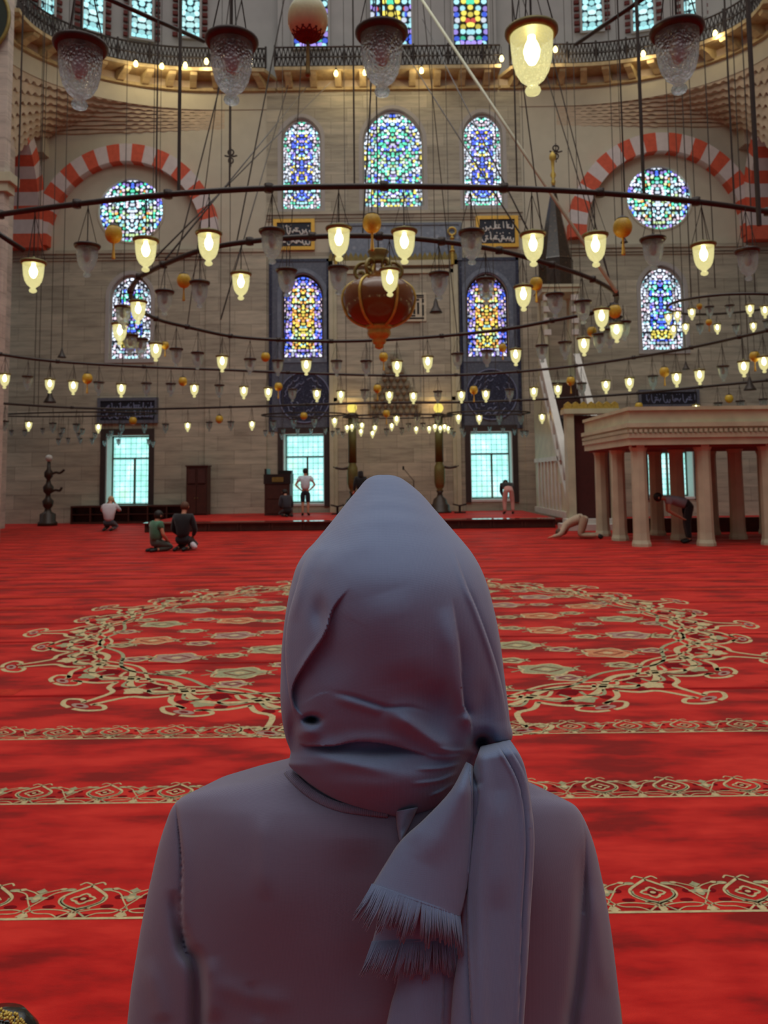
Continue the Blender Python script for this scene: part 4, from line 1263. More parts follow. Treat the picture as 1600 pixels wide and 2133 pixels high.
mbuild(MB().lathe([(0.05, z_ap - 0.1), (0.09, z_ap + 0.1), (0.05, z_ap + 0.2), (0.11, z_ap + 0.35), (0.05, z_ap + 0.5), (0.07, z_fi - 0.1), (0.13, z_fi), (0.12, z_fi + 0.12), (0.02, z_fi + 0.28)], (cx, cy, 0), 12), 'finial', M['gold'], True)

# ------------------------------------------------------------------ stone gallery on columns (muezzin loge)
p0 = PZ(1337, 1138, 0)
gx, gy = p0.x, p0.y
gz = P(1332, 928, gy).z
root = empty('muezzin_gallery', (gx, gy, 0), label='stone gallery carried on rows of octagonal columns at the right', cat='gallery')
LX, LY = 7.6, 3.4
def gb(mb, nm, mat, sm=False):
    return mb.build(nm, mat, root, sm)
mb = MB()
e = 0.27
mb.box(-e, LX, -e, LY + e, gz, gz + 0.16)
mb.box(-e - 0.04, LX, -e - 0.04, LY + e + 0.04, gz + 0.16, gz + 0.26)
mb.box(-e, LX, -e, LY + e, gz + 0.26, gz + 0.4)
for k in range(70):
    x = -e - 0.02 + k * (LX + e) / 70
    mb.box(x, x + 0.06, -e - 0.07, -e, gz + 0.28, gz + 0.35)
for k in range(34):
    y = -e + k * (LY + 2 * e) / 34
    mb.box(-e - 0.07, -e, y, y + 0.06, gz + 0.28, gz + 0.35)
gb(mb, 'entablature', M['marble'])
mb = MB()
mb.box(-e - 0.06, LX, -e - 0.06, LY + e + 0.06, gz + 0.4, gz + 0.5); 
mb.box(-e + 0.02, LX, -e + 0.02, -e + 0.14, gz + 0.5, gz + 0.78); mb.box(-e + 0.02, -e + 0.14, -e + 0.14, LY + e, gz + 0.5, gz + 0.78)
mb.box(-e - 0.03, LX, -e - 0.03, -e + 0.18, gz + 0.78, gz + 0.86); mb.box(-e - 0.03, -e + 0.18, -e + 0.18, LY + e, gz + 0.78, gz + 0.86)
gb(mb, 'parapet', M['marble'])
gb(MB().box(-e + 0.1, LX, -e + 0.1, LY + e - 0.1, gz - 0.05, gz), 'soffit', simple('red_painted_soffit', srgb(120, 56, 48), 0.8))
def octo(mb, x, y):
    pr = [(0.21, 0), (0.21, 0.06), (0.185, 0.14), (0.175, 0.3), (0.165, gz - 0.3), (0.17, gz - 0.14), (0.2, gz - 0.06), (0.2, gz)]
    b = len(mb.v)
    mb.lathe(pr, (0, 0, 0), 8)
    c_, s_ = cos(pi / 8), sin(pi / 8)
    for i in range(b, len(mb.v)):
        v = mb.v[i]; mb.v[i] = (v[0] * c_ - v[1] * s_ + x, v[0] * s_ + v[1] * c_ + y, v[2])
for r_, yy in enumerate((0.0, 1.65, 3.2)):
    for k in range(5):
        mb = MB(); octo(mb, 0.0 + k * 1.46 + (0.02 * r_), yy)
        gb(mb, 'column', M['marble'])
gb(MB().box(0.8, LX, LY + 0.6, LY + 0.75, 0, 0.4), 'rear_plinth', M['dark_wood'])
# ------------------------------------------------------------------ hoops of the great chandelier
def hoop(pts_px, z, r, lab, cables=(), closed=False, top=20.0, skip=False):
    pts = [PZ(px, py, z) for (px, py) in pts_px]
    if closed: crv = catmull(pts + [pts[0]], 8)[:-1]
    else: crv = catmull(pts, 8)
    c = sum((Vector(p) for p in crv), Vector()) / len(crv)
    root = empty('chandelier_hoop', c, label=lab, cat='chandelier', group='iron hoops of the lamp chandelier')
    mb = MB().tube([p - c for p in crv], r, 8, closed=closed)
    for k in range(0, len(crv), 8):
        mb.tube([crv[k] - c + Vector((0, 0, -r * 1.2)), crv[k] - c + Vector((0, 0, r * 1.3))], r * 1.5, 8)
    mb.build('hoop', M['iron'], root, True)
    for (f, top_dx, top_dy, tz) in cables:
        p = crv[min(len(crv) - 1, int(f * (len(crv) - 1)))] - c
        MB().tube([p, Vector((p.x + top_dx, p.y + top_dy, tz - c.z))], max(0.006, r * 0.28), 5).build('suspension_cable', M['cable'], root)
    return crv

HOOPS = {}
HOOPS['A'] = hoop([(-60, -76), (200, -104), (480, -118), (800, -128), (1100, -128), (1400, -120), (1660, -100)], 4.25, 0.03, 'nearest iron hoop above the frame carrying the five big lamps', [(0.2, 0, 0, 20), (0.5, 0, 0, 20), (0.8, 0, 0, 20)])
HOOPS['B'] = hoop([(-120, 470), (0, 447), (160, 425), (350, 405), (560, 392), (800, 388), (1050, 392), (1250, 402), (1450, 420), (1600, 441), (1720, 462)], 4.5, 0.032,
                  'wide iron hoop crossing the picture above the front lamp row',
                  [(0.135, 0, 0, 20), (0.29, 0, 0, 20), (0.37, 0.0, 0, 20), (0.48, 0, 0, 20), (0.62, 0, 0, 20), (0.73, 0, 0, 20), (0.86, 0, 0, 20)])
C_near = [(290, 577), (340, 552), (420, 521), (520, 503), (650, 493), (790, 492), (920, 503), (1040, 522), (1150, 552), (1235, 582), (1283, 612)]
C_far = [(1276, 636), (1230, 652), (1150, 668), (1050, 686), (920, 700), (800, 708), (690, 711), (580, 708), (480, 700), (390, 681), (325, 664), (285, 640), (272, 606)]
HOOPS['C'] = hoop(C_near + C_far, 4.55, 0.035, 'smaller complete iron hoop around the hanging lantern',
                  [(0.06, 3.0, 2, 20), (0.12, 2.4, 2, 20), (0.2, 1.0, 0, 20), (0.33, -1.5, 0, 20), (0.41, -3.0, 1, 20), (0.45, -3.4, 2, 20), (0.62, -1.5, -2, 20), (0.75, 1.2, -2, 20), (0.84, 2.4, -2, 20)], True)
Cn = [PZ(px, py, 4.55) for px, py in C_near]; Cf = [PZ(px, py, 4.55) for px, py in C_far]
HOOPS['D'] = hoop([(-90, 722), (0, 738), (120, 753), (300, 764), (460, 770), (600, 776), (800, 782), (950, 781), (1080, 774), (1200, 762), (1320, 745), (1440, 724), (1540, 702), (1600, 688), (1700, 660)], 4.45, 0.035,
                  'great iron hoop sweeping across the hall behind the lantern',
                  [(0.06, 0, 0, 20), (0.2, 0, 0, 20), (0.3, 0, 0, 20), (0.42, 0, 0, 20), (0.55, 0, 0, 20), (0.66, 0, 0, 20), (0.77, 0, 0, 20), (0.88, 0, 0, 20)])
HOOPS['E'] = hoop([(-60, 836), (0, 840), (150, 849), (300, 852), (480, 848), (640, 843), (800, 839), (960, 838), (1080, 834), (1200, 828), (1330, 819), (1460, 806), (1600, 792), (1700, 780)], 4.2, 0.04,
                  'far iron hoop hanging close to the qibla wall',
                  [(0.12, 0, 0, 20), (0.3, 0, 0, 20), (0.5, 0, 0, 20), (0.7, 0, 0, 20), (0.9, 0, 0, 20)])
def flat(pts, Y, lab, r, cables):
    crv = catmull([P(px, py, y) for (px, py, y) in pts], 8)
    c = sum((Vector(p) for p in crv), Vector()) / len(crv)
    root = empty('chandelier_hoop', c, label=lab, cat='chandelier', group='iron hoops of the lamp chandelier')
    MB().tube([p - c for p in crv], r, 8).build('hoop', M['iron'], root, True)
    for f in cables:
        p = crv[int(f * (len(crv) - 1))] - c
        MB().tube([p, Vector((p.x, p.y, 20 - c.z))], 0.012, 5).build('suspension_cable', M['cable'], root)
    return crv
HOOPS['H'] = flat([(1640, 618, 15.0), (1600, 613, 14.9), (1545, 612, 15.0), (1490, 615, 15.3), (1440, 622, 15.8), (1400, 632, 16.6), (1392, 645, 17.6), (1430, 654, 18.6), (1490, 654, 19.2), (1560, 648, 19.6), (1640, 636, 19.8)], 16,
                  'iron hoop of the satellite chandelier at the right edge', 0.03, (0.15, 0.4, 0.75))

# thick sloping tie rods
def rod(a, b, r, lab, mat='iron'):
    o = MB().tube([a - (a + b) / 2, b - (a + b) / 2], r, 8).build('tie_rod', M[mat], None, True, label=lab, cat='rod')
    o.location = (a + b) / 2
rod(P(-10, 482, 13.0), P(50, 522, 13.4), 0.05, 'short thick dark rod entering at the left edge')
rod(P(430, -5, 7.0), P(425, 83, 8.2).lerp(P(400, 78, 8.0), 0.0), 0.028, 'sloping dark rod hanging from the top left of the second big lamp') if False else None
rod(P(360, -60, 5.2), P(424, 86, 8.6), 0.03, 'dark sloping rod crossing the upper left drum windows') if False else None
rod(P(185, -20, 9.0), P(425, 86, 10.5), 0.03, 'dark sloping rod crossing the upper left drum windows')
rod(P(1365, -20, 9.0), P(1200, 92, 10.5), 0.03, 'dark sloping rod crossing the upper right drum windows')
rod(P(866, -20, 14.0), P(1284, 608, 10.4), 0.026, 'long pale diagonal cable running down to the right end of the small hoop', 'marble')
rod(P(690, 170, 29.0), P(300, 560, 11.5), 0.014, 'thin diagonal cable running down to the left end of the small hoop')
rod(P(640, 180, 29.0), P(345, 540, 11.0), 0.014, 'thin diagonal cable beside the left end of the small hoop')
rod(P(600, 178, 29.0), P(460, 665, 17.0), 0.018, 'thin diagonal cable reaching the far left of the small hoop')
rod(P(800, 40, 29.0), P(1130, 560, 11.0), 0.014, 'thin diagonal cable crossing the right tall window')
rod(P(880, 40, 29.0), P(1110, 500, 12.0), 0.014, 'thin diagonal cable beside the right tall window')

# ------------------------------------------------------------------ lamps
def glass_mat(name, lit):
    n = NT(name)
    co = n.coords((60, 60, 60))
    vo = n.new('TexVoronoi'); vo.inputs['Scale'].default_value = 1.0
    n.l.new(co, vo.inputs['Vector'])
    bm_ = n.bump(vo.outputs['Distance'], 0.9, 0.012)
    tr = n.new('BsdfTransparent'); tr.inputs[0].default_value = (0.93, 0.95, 0.96, 1) if not lit else (0.98, 0.95, 0.82, 1)
    gl = n.new('BsdfGlossy'); gl.inputs['Roughness'].default_value = 0.06; gl.inputs[0].default_value = (0.95, 0.97, 1, 1)
    n.l.new(bm_, gl.inputs['Normal'])
    lw = n.new('LayerWeight'); lw.inputs[0].default_value = 0.35
    n.l.new(bm_, lw.inputs['Normal'])
    fac = n.math('ADD', 0.05, n.math('MULTIPLY', n.math('POWER', lw.outputs['Facing'], 1.6), 0.75), True)
    mx = n.new('MixShader'); n.l.new(fac, mx.inputs[0]); n.l.new(tr.outputs[0], mx.inputs[1]); n.l.new(gl.outputs[0], mx.inputs[2])
    if lit:
        e = n.new('Emission'); e.inputs[0].default_value = (1.0, 0.92, 0.42, 1); e.inputs[1].default_value = 0.95
        m2 = n.new('MixShader'); m2.inputs[0].default_value = 0.5
        n.l.new(mx.outputs[0], m2.inputs[1]); n.l.new(e.outputs[0], m2.inputs[2]); mx = m2
    else:
        rf = n.new('BsdfRefraction'); rf.inputs['IOR'].default_value = 1.25; rf.inputs['Roughness'].default_value = 0.02; rf.inputs[0].default_value = (0.96, 0.98, 1, 1)
        bm2 = n.bump(vo.outputs['Distance'], 1.0, 0.03); n.l.new(bm2, rf.inputs['Normal'])
        m3 = n.new('MixShader'); m3.inputs[0].default_value = 0.45
        n.l.new(mx.outputs[0], m3.inputs[1]); n.l.new(rf.outputs[0], m3.inputs[2]); mx = m3
        df = n.new('BsdfTranslucent'); df.inputs[0].default_value = (0.62, 0.9, 0.98, 1)
        m2 = n.new('MixShader'); m2.inputs[0].default_value = 0.22
        n.l.new(mx.outputs[0], m2.inputs[1]); n.l.new(df.outputs[0], m2.inputs[2]); mx = m2
    n.l.new(mx.outputs[0], n.out.inputs[0])
    n.mat.cycles.emission_sampling = 'NONE'
    return n.mat
M['glass'] = glass_mat('clear_dimpled_glass', False)
M['glass_lit'] = glass_mat('glowing_dimpled_glass', True)
M['bulb_lit'] = emit('lit_bulb', (1.0, 0.9, 0.48, 1), 22.0)
n = NT('frosted_bulb'); n.bsdf(srgb(205, 200, 195), 0.4); M['bulb_off'] = n.mat

def lamp_meshes(n):
    prof = [(0.109, 0.0), (0.107, -0.02), (0.104, -0.08), (0.098, -0.14), (0.084, -0.195), (0.062, -0.235), (0.036, -0.258), (0.026, -0.268), (0.024, -0.275), (0.036, -0.285), (0.040, -0.298), (0.034, -0.312), (0.015, -0.322), (0.0, -0.324)]
    g = MB().lathe(prof, (0, 0, 0), n)
    f = MB().lathe([(0.106, -0.012), (0.118, -0.018), (0.134, 0.004), (0.134, 0.018), (0.118, 0.026), (0.1, 0.02), (0.09, 0.018), (0.06, 0.03), (0.018, 0.04), (0.012, 0.07)], (0, 0, 0), n)
    b = MB().lathe([(0.018, 0.02), (0.02, -0.03), (0.034, -0.06), (0.042, -0.09), (0.036, -0.125), (0.02, -0.155), (0.0, -0.165)], (0, 0, 0), max(8, n // 2))
    return g, f, b
GB, FB, BB = lamp_meshes(32)
gs, fs, bs = lamp_meshes(14)
LM = {}
for big, (g, f, b) in ((True, (GB, FB, BB)), (False, (gs, fs, bs))):
    for lit in (True, False):
        LM[big, lit] = (g.mesh('glass_shade', M['glass_lit' if lit else 'glass'], True), f.mesh('rim', M['brass' if lit else 'bronze'], True), b.mesh('bulb', M['bulb_lit' if lit else 'bulb_off'], True))
def near_on(crv, px):
    """depth of the hoop above pixel column px"""
    best = None
    for p in crv:
        q = 800 + F * p.x / p.y
        if best is None or abs(q - px) < best[0]: best = (abs(q - px), p.y, p.z)
    return best[1], best[2]
def hanger_mesh(L):
    mb = MB()
    mb.tube([(0, 0, 0.03), (0, 0, L)], 0.006, 5)
    for k in range(3):
        a = 2 * pi * k / 3 + 0.5
        mb.tube([(0.115 * cos(a), 0.115 * sin(a), 0.02), (0.0, 0.0, max(0.2, L - 0.05))], 0.0035, 4)
    return mb.mesh('hanger', M['iron'])
def ring_row(key, rows, where, curve, scale=1.0, big=False, Yof=None, group=None, zfix=None):
    rows = sorted(rows)
    for i, (px, py, lit) in enumerate(rows):
        if Yof: Y = Yof(px, py, i); zt = zfix or P(px, py, Y).z + 0.6
        else: Y, zt = near_on(curve, px)
        p = P(px, py, Y)
        L = max(0.25, (zt - p.z) / scale)
        root = empty('glass_lamp', p, random.uniform(0, 6.28) if not big else 0.4 * i, label='%s glass lamp, %s from left %s' % ('lit' if lit else 'unlit', ORD[i], where), cat='lamp', group=group or ('glass lamps ' + where))
        root.scale = (scale,) * 3
        g, f, b = LM[big, bool(lit)]
        for nm, me in (('glass_shade', g), ('rim', f), ('bulb', b), ('hanger', hanger_mesh(L))):
            o = bpy.data.objects.new(nm, me); COL.objects.link(o); o.parent = root
        if lit and big:
            ld = bpy.data.lights.new('lamp_glow', 'POINT'); ld.energy = 1.2; ld.color = (1, 0.8, 0.4); ld.shadow_soft_size = 0.03
            lo = bpy.data.objects.new('lamp_glow', ld); COL.objects.link(lo); lo.location = p + Vector((0, 0, -0.09))

ring_row('A', [(168, 100, 0), (483, 90, 0), (795, 73, 0), (1107, 71, 1), (1410, 68, 0)], 'of the five big top lamps', None, 1.0, True, Yof=lambda px, py, i: 3.72)
ring_row('B', [(70, 548, 1), (182, 514, 0), (304, 502, 1), (435, 488, 1), (567, 484, 0), (706, 478, 1), (842, 484, 1), (982, 486, 0), (1110, 490, 1), (1240, 492, 1), (1360, 500, 0), (1465, 512, 1), (1557, 524, 0)],
         'in the front row under the wide hoop', HOOPS['B'], 1.0, True)
nearC = [(343, 609, 0), (416, 590, 0), (502, 572, 1), (597, 565, 0), (705, 560, 0), (812, 564, 1), (915, 572, 0), (1012, 584, 0), (1090, 599, 1), (1156, 615, 0), (1214, 630, 0), (1253, 646, 1), (288, 630, 1), (257, 641, 0)]
ring_row('C', nearC, 'under the near side of the small hoop', catmull(Cn, 8))
farC = [(250, 676, 1), (271, 700, 0), (293, 708, 0), (325, 717, 1), (367, 728, 0), (412, 736, 0), (463, 743, 1), (521, 749, 0), (579, 752, 0), (638, 751, 1), (701, 753, 0), (763, 753, 0), (827, 753, 1), (891, 744, 1), (953, 738, 0), (1014, 732, 0),
        (1074, 729, 1), (1129, 721, 0), (1177, 714, 0), (1216, 706, 1), (1248, 698, 0), (1270, 688, 0), (1281, 662, 0), (1299, 672, 0), (1284, 676, 1)]
ring_row('C2', farC, 'under the far side of the small hoop', catmull(Cf, 8))
rowD = [(10, 780, 1), (58, 785, 0), (104, 791, 1), (153, 795, 1), (206, 797, 0), (253, 801, 1), (305, 799, 0), (356, 800, 0), (405, 802, 1), (457, 803, 0), (508, 806, 1), (559, 809, 1), (609, 812, 0), (660, 813, 1), (710, 815, 1), (760, 813, 0),
        (811, 816, 1), (861, 818, 1), (912, 816, 0), (961, 816, 1), (1012, 814, 1), (1062, 812, 0), (1112, 808, 1), (1162, 803, 1), (1212, 799, 0), (1262, 794, 1), (1311, 788, 1), (1360, 784, 0), (1409, 778, 1), (1457, 772, 1), (1506, 764, 0), (1549, 754, 1), (1591, 744, 1)]
ring_row('D', rowD, 'under the great sweeping hoop', HOOPS['D'])
rowE = [(10, 878, 0), (60, 879, 1), (110, 882, 0), (159, 884, 0), (205, 884, 1), (254, 884, 0), (301, 884, 0), (345, 884, 0), (391, 881, 1), (436, 880, 0), (481, 879, 0), (525, 878, 1), (569, 877, 0), (612, 874, 0), (655, 872, 0), (697, 871, 1), (740, 870, 0),
        (783, 869, 0), (826, 867, 1), (869, 867, 0), (912, 866, 0), (955, 864, 1), (998, 865, 1), (1040, 865, 0), (1085, 865, 0), (1129, 863, 1), (1173, 862, 0), (1217, 862, 0), (1263, 858, 1), (1308, 857, 0), (1354, 853, 0), (1401, 849, 0), (1450, 844, 1), (1496, 840, 0), (1542, 836, 0), (1590, 832, 0)]
ring_row('E', rowE, 'under the far hoop near the wall', HOOPS['E'])
def cluster(key, rows, where, lab, sc, yc):
    pxs = [r[0] for r in rows]; c = (min(pxs) + max(pxs)) / 2; w = (max(pxs) - min(pxs)) / 2 + 8
    rows = sorted(rows)
    zh = max(P(px, py, yc).z for px, py, l in rows) + (0.2 if key == 'F' else 0.5)
    pts = []
    D = 0.9
    for i in range(36):
        t = 2 * pi * i / 36
        Y = yc + D * sin(t)
        px = c + w * cos(t)
        pts.append(Vector((P(px, 880, Y).x, Y, zh)))
    cc = sum(pts, Vector()) / 36
    root = empty('chandelier_hoop', cc, label=lab, cat='chandelier', group='iron hoops of the lamp chandelier')
    MB().tube([p - cc for p in pts], 0.03, 6, closed=True).build('hoop', M['iron'], root, True)
    for k in (0, 12, 24):
        MB().tube([pts[k] - cc, Vector((pts[k].x - cc.x, pts[k].y - cc.y, 20 - zh))], 0.012, 5).build('suspension_cable', M['cable'], root)
    def Yof(px, py, i): return yc + D * (1 if i % 2 else -1) * sqrt(max(0.0, 1 - ((px - c) / w) ** 2))
    ring_row(key, rows, where, None, sc, Yof=Yof, zfix=zh)
rowF = [(723, 886, 1), (733, 884, 1), (743, 880, 0), (754, 881, 1), (752, 894, 1), (781, 886, 1), (776, 898, 1), (805, 894, 0), (816, 882, 1), (837, 892, 0), (851, 883, 0), (867, 889, 1), (881, 882, 0), (894, 888, 1), (906, 884, 1), (917, 887, 1), (926, 884, 1), (934, 888, 1)]
cluster('F', rowF, 'in the small cluster before the mihrab', 'small far iron hoop before the mihrab niche', 0.82, 27.4)
rowG = [(4, 899, 0), (24, 897, 0), (52, 897, 0), (89, 893, 0), (131, 892, 0), (127, 903, 0), (122, 915, 0), (142, 913, 0), (172, 894, 0), (164, 903, 0), (167, 914, 0), (198, 902, 0), (192, 914, 0), (218, 918, 0), (232, 897, 0), (226, 903, 0), (250, 901, 0), (247, 916, 0), (310, 916, 0), (319, 919, 0)]
cluster('G', rowG, 'in the bluish cluster by the left ground window', 'small far iron hoop before the left ground window', 0.68, 27.9)
rowI = [(553, 897, 0), (568, 898, 0), (590, 894, 0), (587, 903, 0), (620, 893, 0), (648, 893, 0), (678, 892, 0), (693, 899, 0), (704, 893, 0), (714, 900, 0)]
cluster('I', rowI, 'over the middle-left ground window', 'small far iron hoop over the middle-left ground window', 0.68, 27.9)
rowJ = [(940, 893, 0), (945, 900, 0), (962, 891, 0), (966, 899, 0), (990, 891, 0), (1020, 889, 0), (1048, 891, 0), (1072, 894, 0), (1088, 898, 0), (1097, 898, 0)]
cluster('J', rowJ, 'over the right ground window', 'small far iron hoop over the right ground window', 0.68, 27.9)
rowH = [(1392, 655, 1), (1411, 650, 1), (1441, 644, 1), (1478, 640, 0), (1520, 637, 0), (1562, 636, 1), (1593, 639, 1)]
ring_row('H', rowH, 'in the upper row of the satellite chandelier', HOOPS['H'][:40], 0.72)
rowH2 = [(1403, 679, 1), (1428, 675, 1), (1458, 676, 0), (1494, 676, 1), (1533, 677, 0), (1569, 673, 1), (1597, 669, 0)]
ring_row('H2', rowH2, 'in the lower row of the satellite chandelier', HOOPS['H'][50:], 0.78)

# ------------------------------------------------------------------ hanging eggs with tassels
def egg_meshes(mat, n=18):
    e = MB(); prof = []
    for i in range(13):
        t = pi * i / 12
        prof.append((max(0.0, 0.5 * sin(t) * (1 + 0.06 * cos(t))), 0.58 * -cos(t)))
    e.lathe(prof, (0, 0, 0), n)
    cap = MB().lathe([(0.0, 0.585), (0.2, 0.545), (0.33, 0.455), (0.345, 0.44), (0.2, 0.56), (0.05, 0.62), (0.04, 0.72), (0.0, 0.74)][::-1], (0, 0, 0), n)
    ts = MB().lathe([(0.05, -0.56), (0.075, -0.62), (0.055, -0.7), (0.06, -0.9), (0.085, -1.15), (0.11, -1.45), (0.1, -1.52), (0.0, -1.53)], (0, 0, 0), 10)
    return e.mesh('eggshell', M[mat], True), cap.mesh('cap', M['bronze'], True), ts.mesh('tassel', M['tassel'], True)
EM = {m: egg_meshes(m) for m in ('egg_amber', 'egg_cream')}
def egg(px, py, d, Y, lab, mat='egg_amber', tassel=True, zt=None, group='hanging eggs'):
    p = P(px, py, Y); s = d * Y / F
    root = empty('hanging_egg', p, label=lab, cat='ornament', group=group)
    e, c, t = EM[mat]
    lst = [('eggshell', e), ('cap', c)] + ([('tassel', t)] if tassel else [])
    for nm, me in lst:
        o = bpy.data.objects.new(nm, me); COL.objects.link(o); o.parent = root; o.scale = (s, s, s)
    L = (zt if zt else p.z + 0.6) - p.z
    MB().tube([(0, 0, 0.6 * s), (0, 0, max(0.2, L))], 0.005, 5).build('cord', M['iron'], root)
    return root, s
root, s = egg(641, 38, 88, 3.5, 'big cream egg in a maroon net with gold tassel at the top', 'egg_cream', False, 4.2)
mb = MB()
for k in range(14):
    for sg in (-1, 1):
        pts = []
        for i in range(7):
            t = 0.15 + 0.72 * i / 6
            a = 2 * pi * k / 14 + sg * i * 0.16
            pts.append((s * 0.51 * sin(t) * cos(a), s * 0.51 * sin(t) * sin(a), -s * 0.59 * cos(t)))
        mb.tube(pts, 0.0032, 4)
mb.lathe([(0.0, -0.6), (0.2, -0.545), (0.3, -0.475), (0.32, -0.46)], (0, 0, 0), 20)
for i in range(len(mb.v) - 80, len(mb.v)):
    v = mb.v[i]; mb.v[i] = (v[0] * s * 1.01, v[1] * s * 1.01, v[2] * s * 1.01)
mb.build('net', M['net'], root)
MB().lathe([(0.006, -0.6 * s), (0.008, -0.66 * s), (0.007, -0.8 * s), (0.009, -1.2 * s), (0.010, -1.35 * s), (0.014, -1.42 * s), (0.012, -1.5 * s), (0.0, -1.52 * s)], (0, 0, 0), 10).build('tassel', M['old_gold'], root, True)
def eggs(key, lst, where, crv, tz=None):
    for i, (px, py, d, ts) in enumerate(sorted(lst)):
        Y, zt = near_on(crv, px)
        egg(px, py, d, Y, 'yellow hanging egg%s, %s from left %s' % (' with tassel' if ts else '', ORD[i], where), 'egg_amber', ts, zt, 'hanging eggs ' + where)
eggs('B', [(237, 487, 36, 1), (775, 464, 40, 1), (1297, 473, 40, 1)], 'in the front row under the wide hoop', HOOPS['B'])
eggs('C', [(383, 584, 29, 1), (1117, 590, 27, 1), (1281, 648, 27, 0)], 'under the near side of the small hoop', catmull(Cn, 8))
eggs('C2', [(344, 719, 16, 1), (553, 743, 19, 0), (799, 743, 19, 1), (1047, 724, 17, 1), (1233, 690, 20, 0)], 'under the far side of the small hoop', catmull(Cf, 8))
eggs('D', [(182, 788, 21, 1), (381, 794, 18, 0), (580, 805, 17, 1), (786, 809, 17, 1), (987, 812, 17, 1), (1189, 793, 18, 1), (1384, 774, 20, 1), (1572, 742, 21, 1)], 'under the great sweeping hoop', HOOPS['D'])
eggs('E', [(277, 876, 16, 0), (457, 873, 16, 0), (633, 866, 15, 0), (805, 861, 15, 1), (1152, 858, 15, 0), (1331, 846, 16, 0), (1519, 830, 17, 0)], 'under the far hoop near the wall', HOOPS['E'])
eggs('H', [(1457, 638, 12, 0), (1477, 671, 13, 1)], 'on the satellite chandelier', HOOPS['H'][:40])

# ------------------------------------------------------------------ great lantern
LY_ = 12.6
p = P(789, 621, LY_); s = LY_ / F
root = empty('lantern', p, label='large amber glass lantern with gilt ribs and scroll handles hanging in the middle', cat='lantern')
n = NT('amber_glass')
sep = n.new('SeparateXYZ'); tc = n.new('TexCoord'); n.l.new(tc.outputs['Object'], sep.inputs[0])
b_ = n.bsdf(srgb(104, 62, 26), 0.14, 0, None, 0.6)
M['amber'] = n.mat
body = [(15, 82), (19, 64), (27, 50), (40, 42), (56, 33), (69, 22), (75, 8), (76, -3), (73, -19), (66, -36), (55, -48), (40, -57), (24, -62)]
MB().lathe([(r * s, z * s) for r, z in body], (0, 0, 0), 48).build('body', M['amber'], root, True)
for k in range(6):
    a = 2 * pi * k / 6
    pts = [((r + 1.0) * s * cos(a), (r + 1.0) * s * sin(a), z * s) for r, z in body]
    MB().tube(catmull(pts, 3), 0.024, 6).build('rib', M['gold'], root, True)
MB().lathe([(r * s, z * s) for r, z in [(30, -60), (26, -66), (23, -68), (25, -74), (24, -80), (18, -86), (14, -88), (15, -94), (12, -98), (9, -100), (10, -105), (6, -108), (0, -110)]], (0, 0, 0), 24).build('finial', M['gold'], root, True)
MB().lathe([(r * s, z * s) for r, z in [(18, 74), (20, 78), (19, 82), (18, 92), (23, 100), (21, 103), (12, 103), (4, 100)]], (0, 0, 0), 24).build('neck', M['old_gold'], root, True)
for k in range(6):
    a = 2 * pi * k / 6
    def L3(r, z): return Vector((r * s * cos(a), r * s * sin(a), z * s))
    pts = [L3(18, 72), L3(32, 76), (L3(44, 70)), L3(50, 58), L3(46, 46), L3(36, 42), L3(31, 50), L3(36, 57), L3(41, 53)]
    MB().tube(catmull(pts, 5), 0.03, 8).build('scroll_handle', M['old_gold'], root, True)
MB().tube([(0, 0, 100 * s), (0, 0, 20 - p.z)], 0.012, 6).build('chain', M['iron'], root)

# hanging pendants, bell weights
def pend(px, py, Y, size, lab):
    p = P(px, py, Y); k = size * Y / F
    root = empty('star_pendant', p, label=lab, cat='ornament')
    mb = MB()
    for (a, b) in ((0, 0.9), (0, -0.9)):
        pass
    mb.tube([(0.34 * k * cos(t), 0, 0.5 * k + 0.34 * k * sin(t)) for t in [2 * pi * i / 12 for i in range(12)]], 0.1 * k, 6, closed=True)
    mb.tube([(0.28 * k * cos(t), 0, -0.5 * k + 0.36 * k * sin(t)) for t in [2 * pi * i / 12 for i in range(12)]], 0.09 * k, 6, closed=True)
    mb.tube([(-0.75 * k, 0, 0.12 * k), (-0.3 * k, 0, 0.0), (0, 0, 0.1 * k), (0.3 * k, 0, 0), (0.75 * k, 0, 0.12 * k)], 0.1 * k, 6)
    mb.tube([(0, 0, 1.1 * k), (0, 0, -1.25 * k)], 0.07 * k, 6)
    mb.build('star', M['iron'], root)
    MB().tube([(0, 0, k), (0, 0, 19 - p.z)], 0.012, 5).build('cord', M['cable'], root)
pend(481, 326, 28.5, 18, 'dark openwork star pendant right of the left striped arch')
pend(1158, 317, 28.2, 18, 'dark openwork star pendant above the minbar spire')
for px, py, Y, sz, lab in ((908, 638, 20, 14, 'small dark bell weight right of the square script panel'), (129, 736, 20, 9, 'small dark bell weight left of the left stained window'), (104, 826, 22, 13, 'dark bell weight below the left end of the great hoop'),
                           (1429, 762, 19, 8, 'small dark bell weight under the right stained window'), (1562, 800, 21, 13, 'dark bell weight below the right end of the great hoop'), (1300, 498, 20, 8, 'small dark bell weight above the right stained window')):
    p = P(px, py, Y); k = sz * Y / F
    root = empty('bell_weight', p, label=lab, cat='weight')
    MB().lathe([(k, -k), (k * 0.9, -k * 0.8), (k * 0.45, 0), (k * 0.2, k), (0.01, k * 1.4)], (0, 0, 0), 14).build('bell', M['iron'], root, True)
    MB().tube([(0, 0, k), (0, 0, 20 - p.z)], 0.01, 5).build('cord', M['cable'], root)
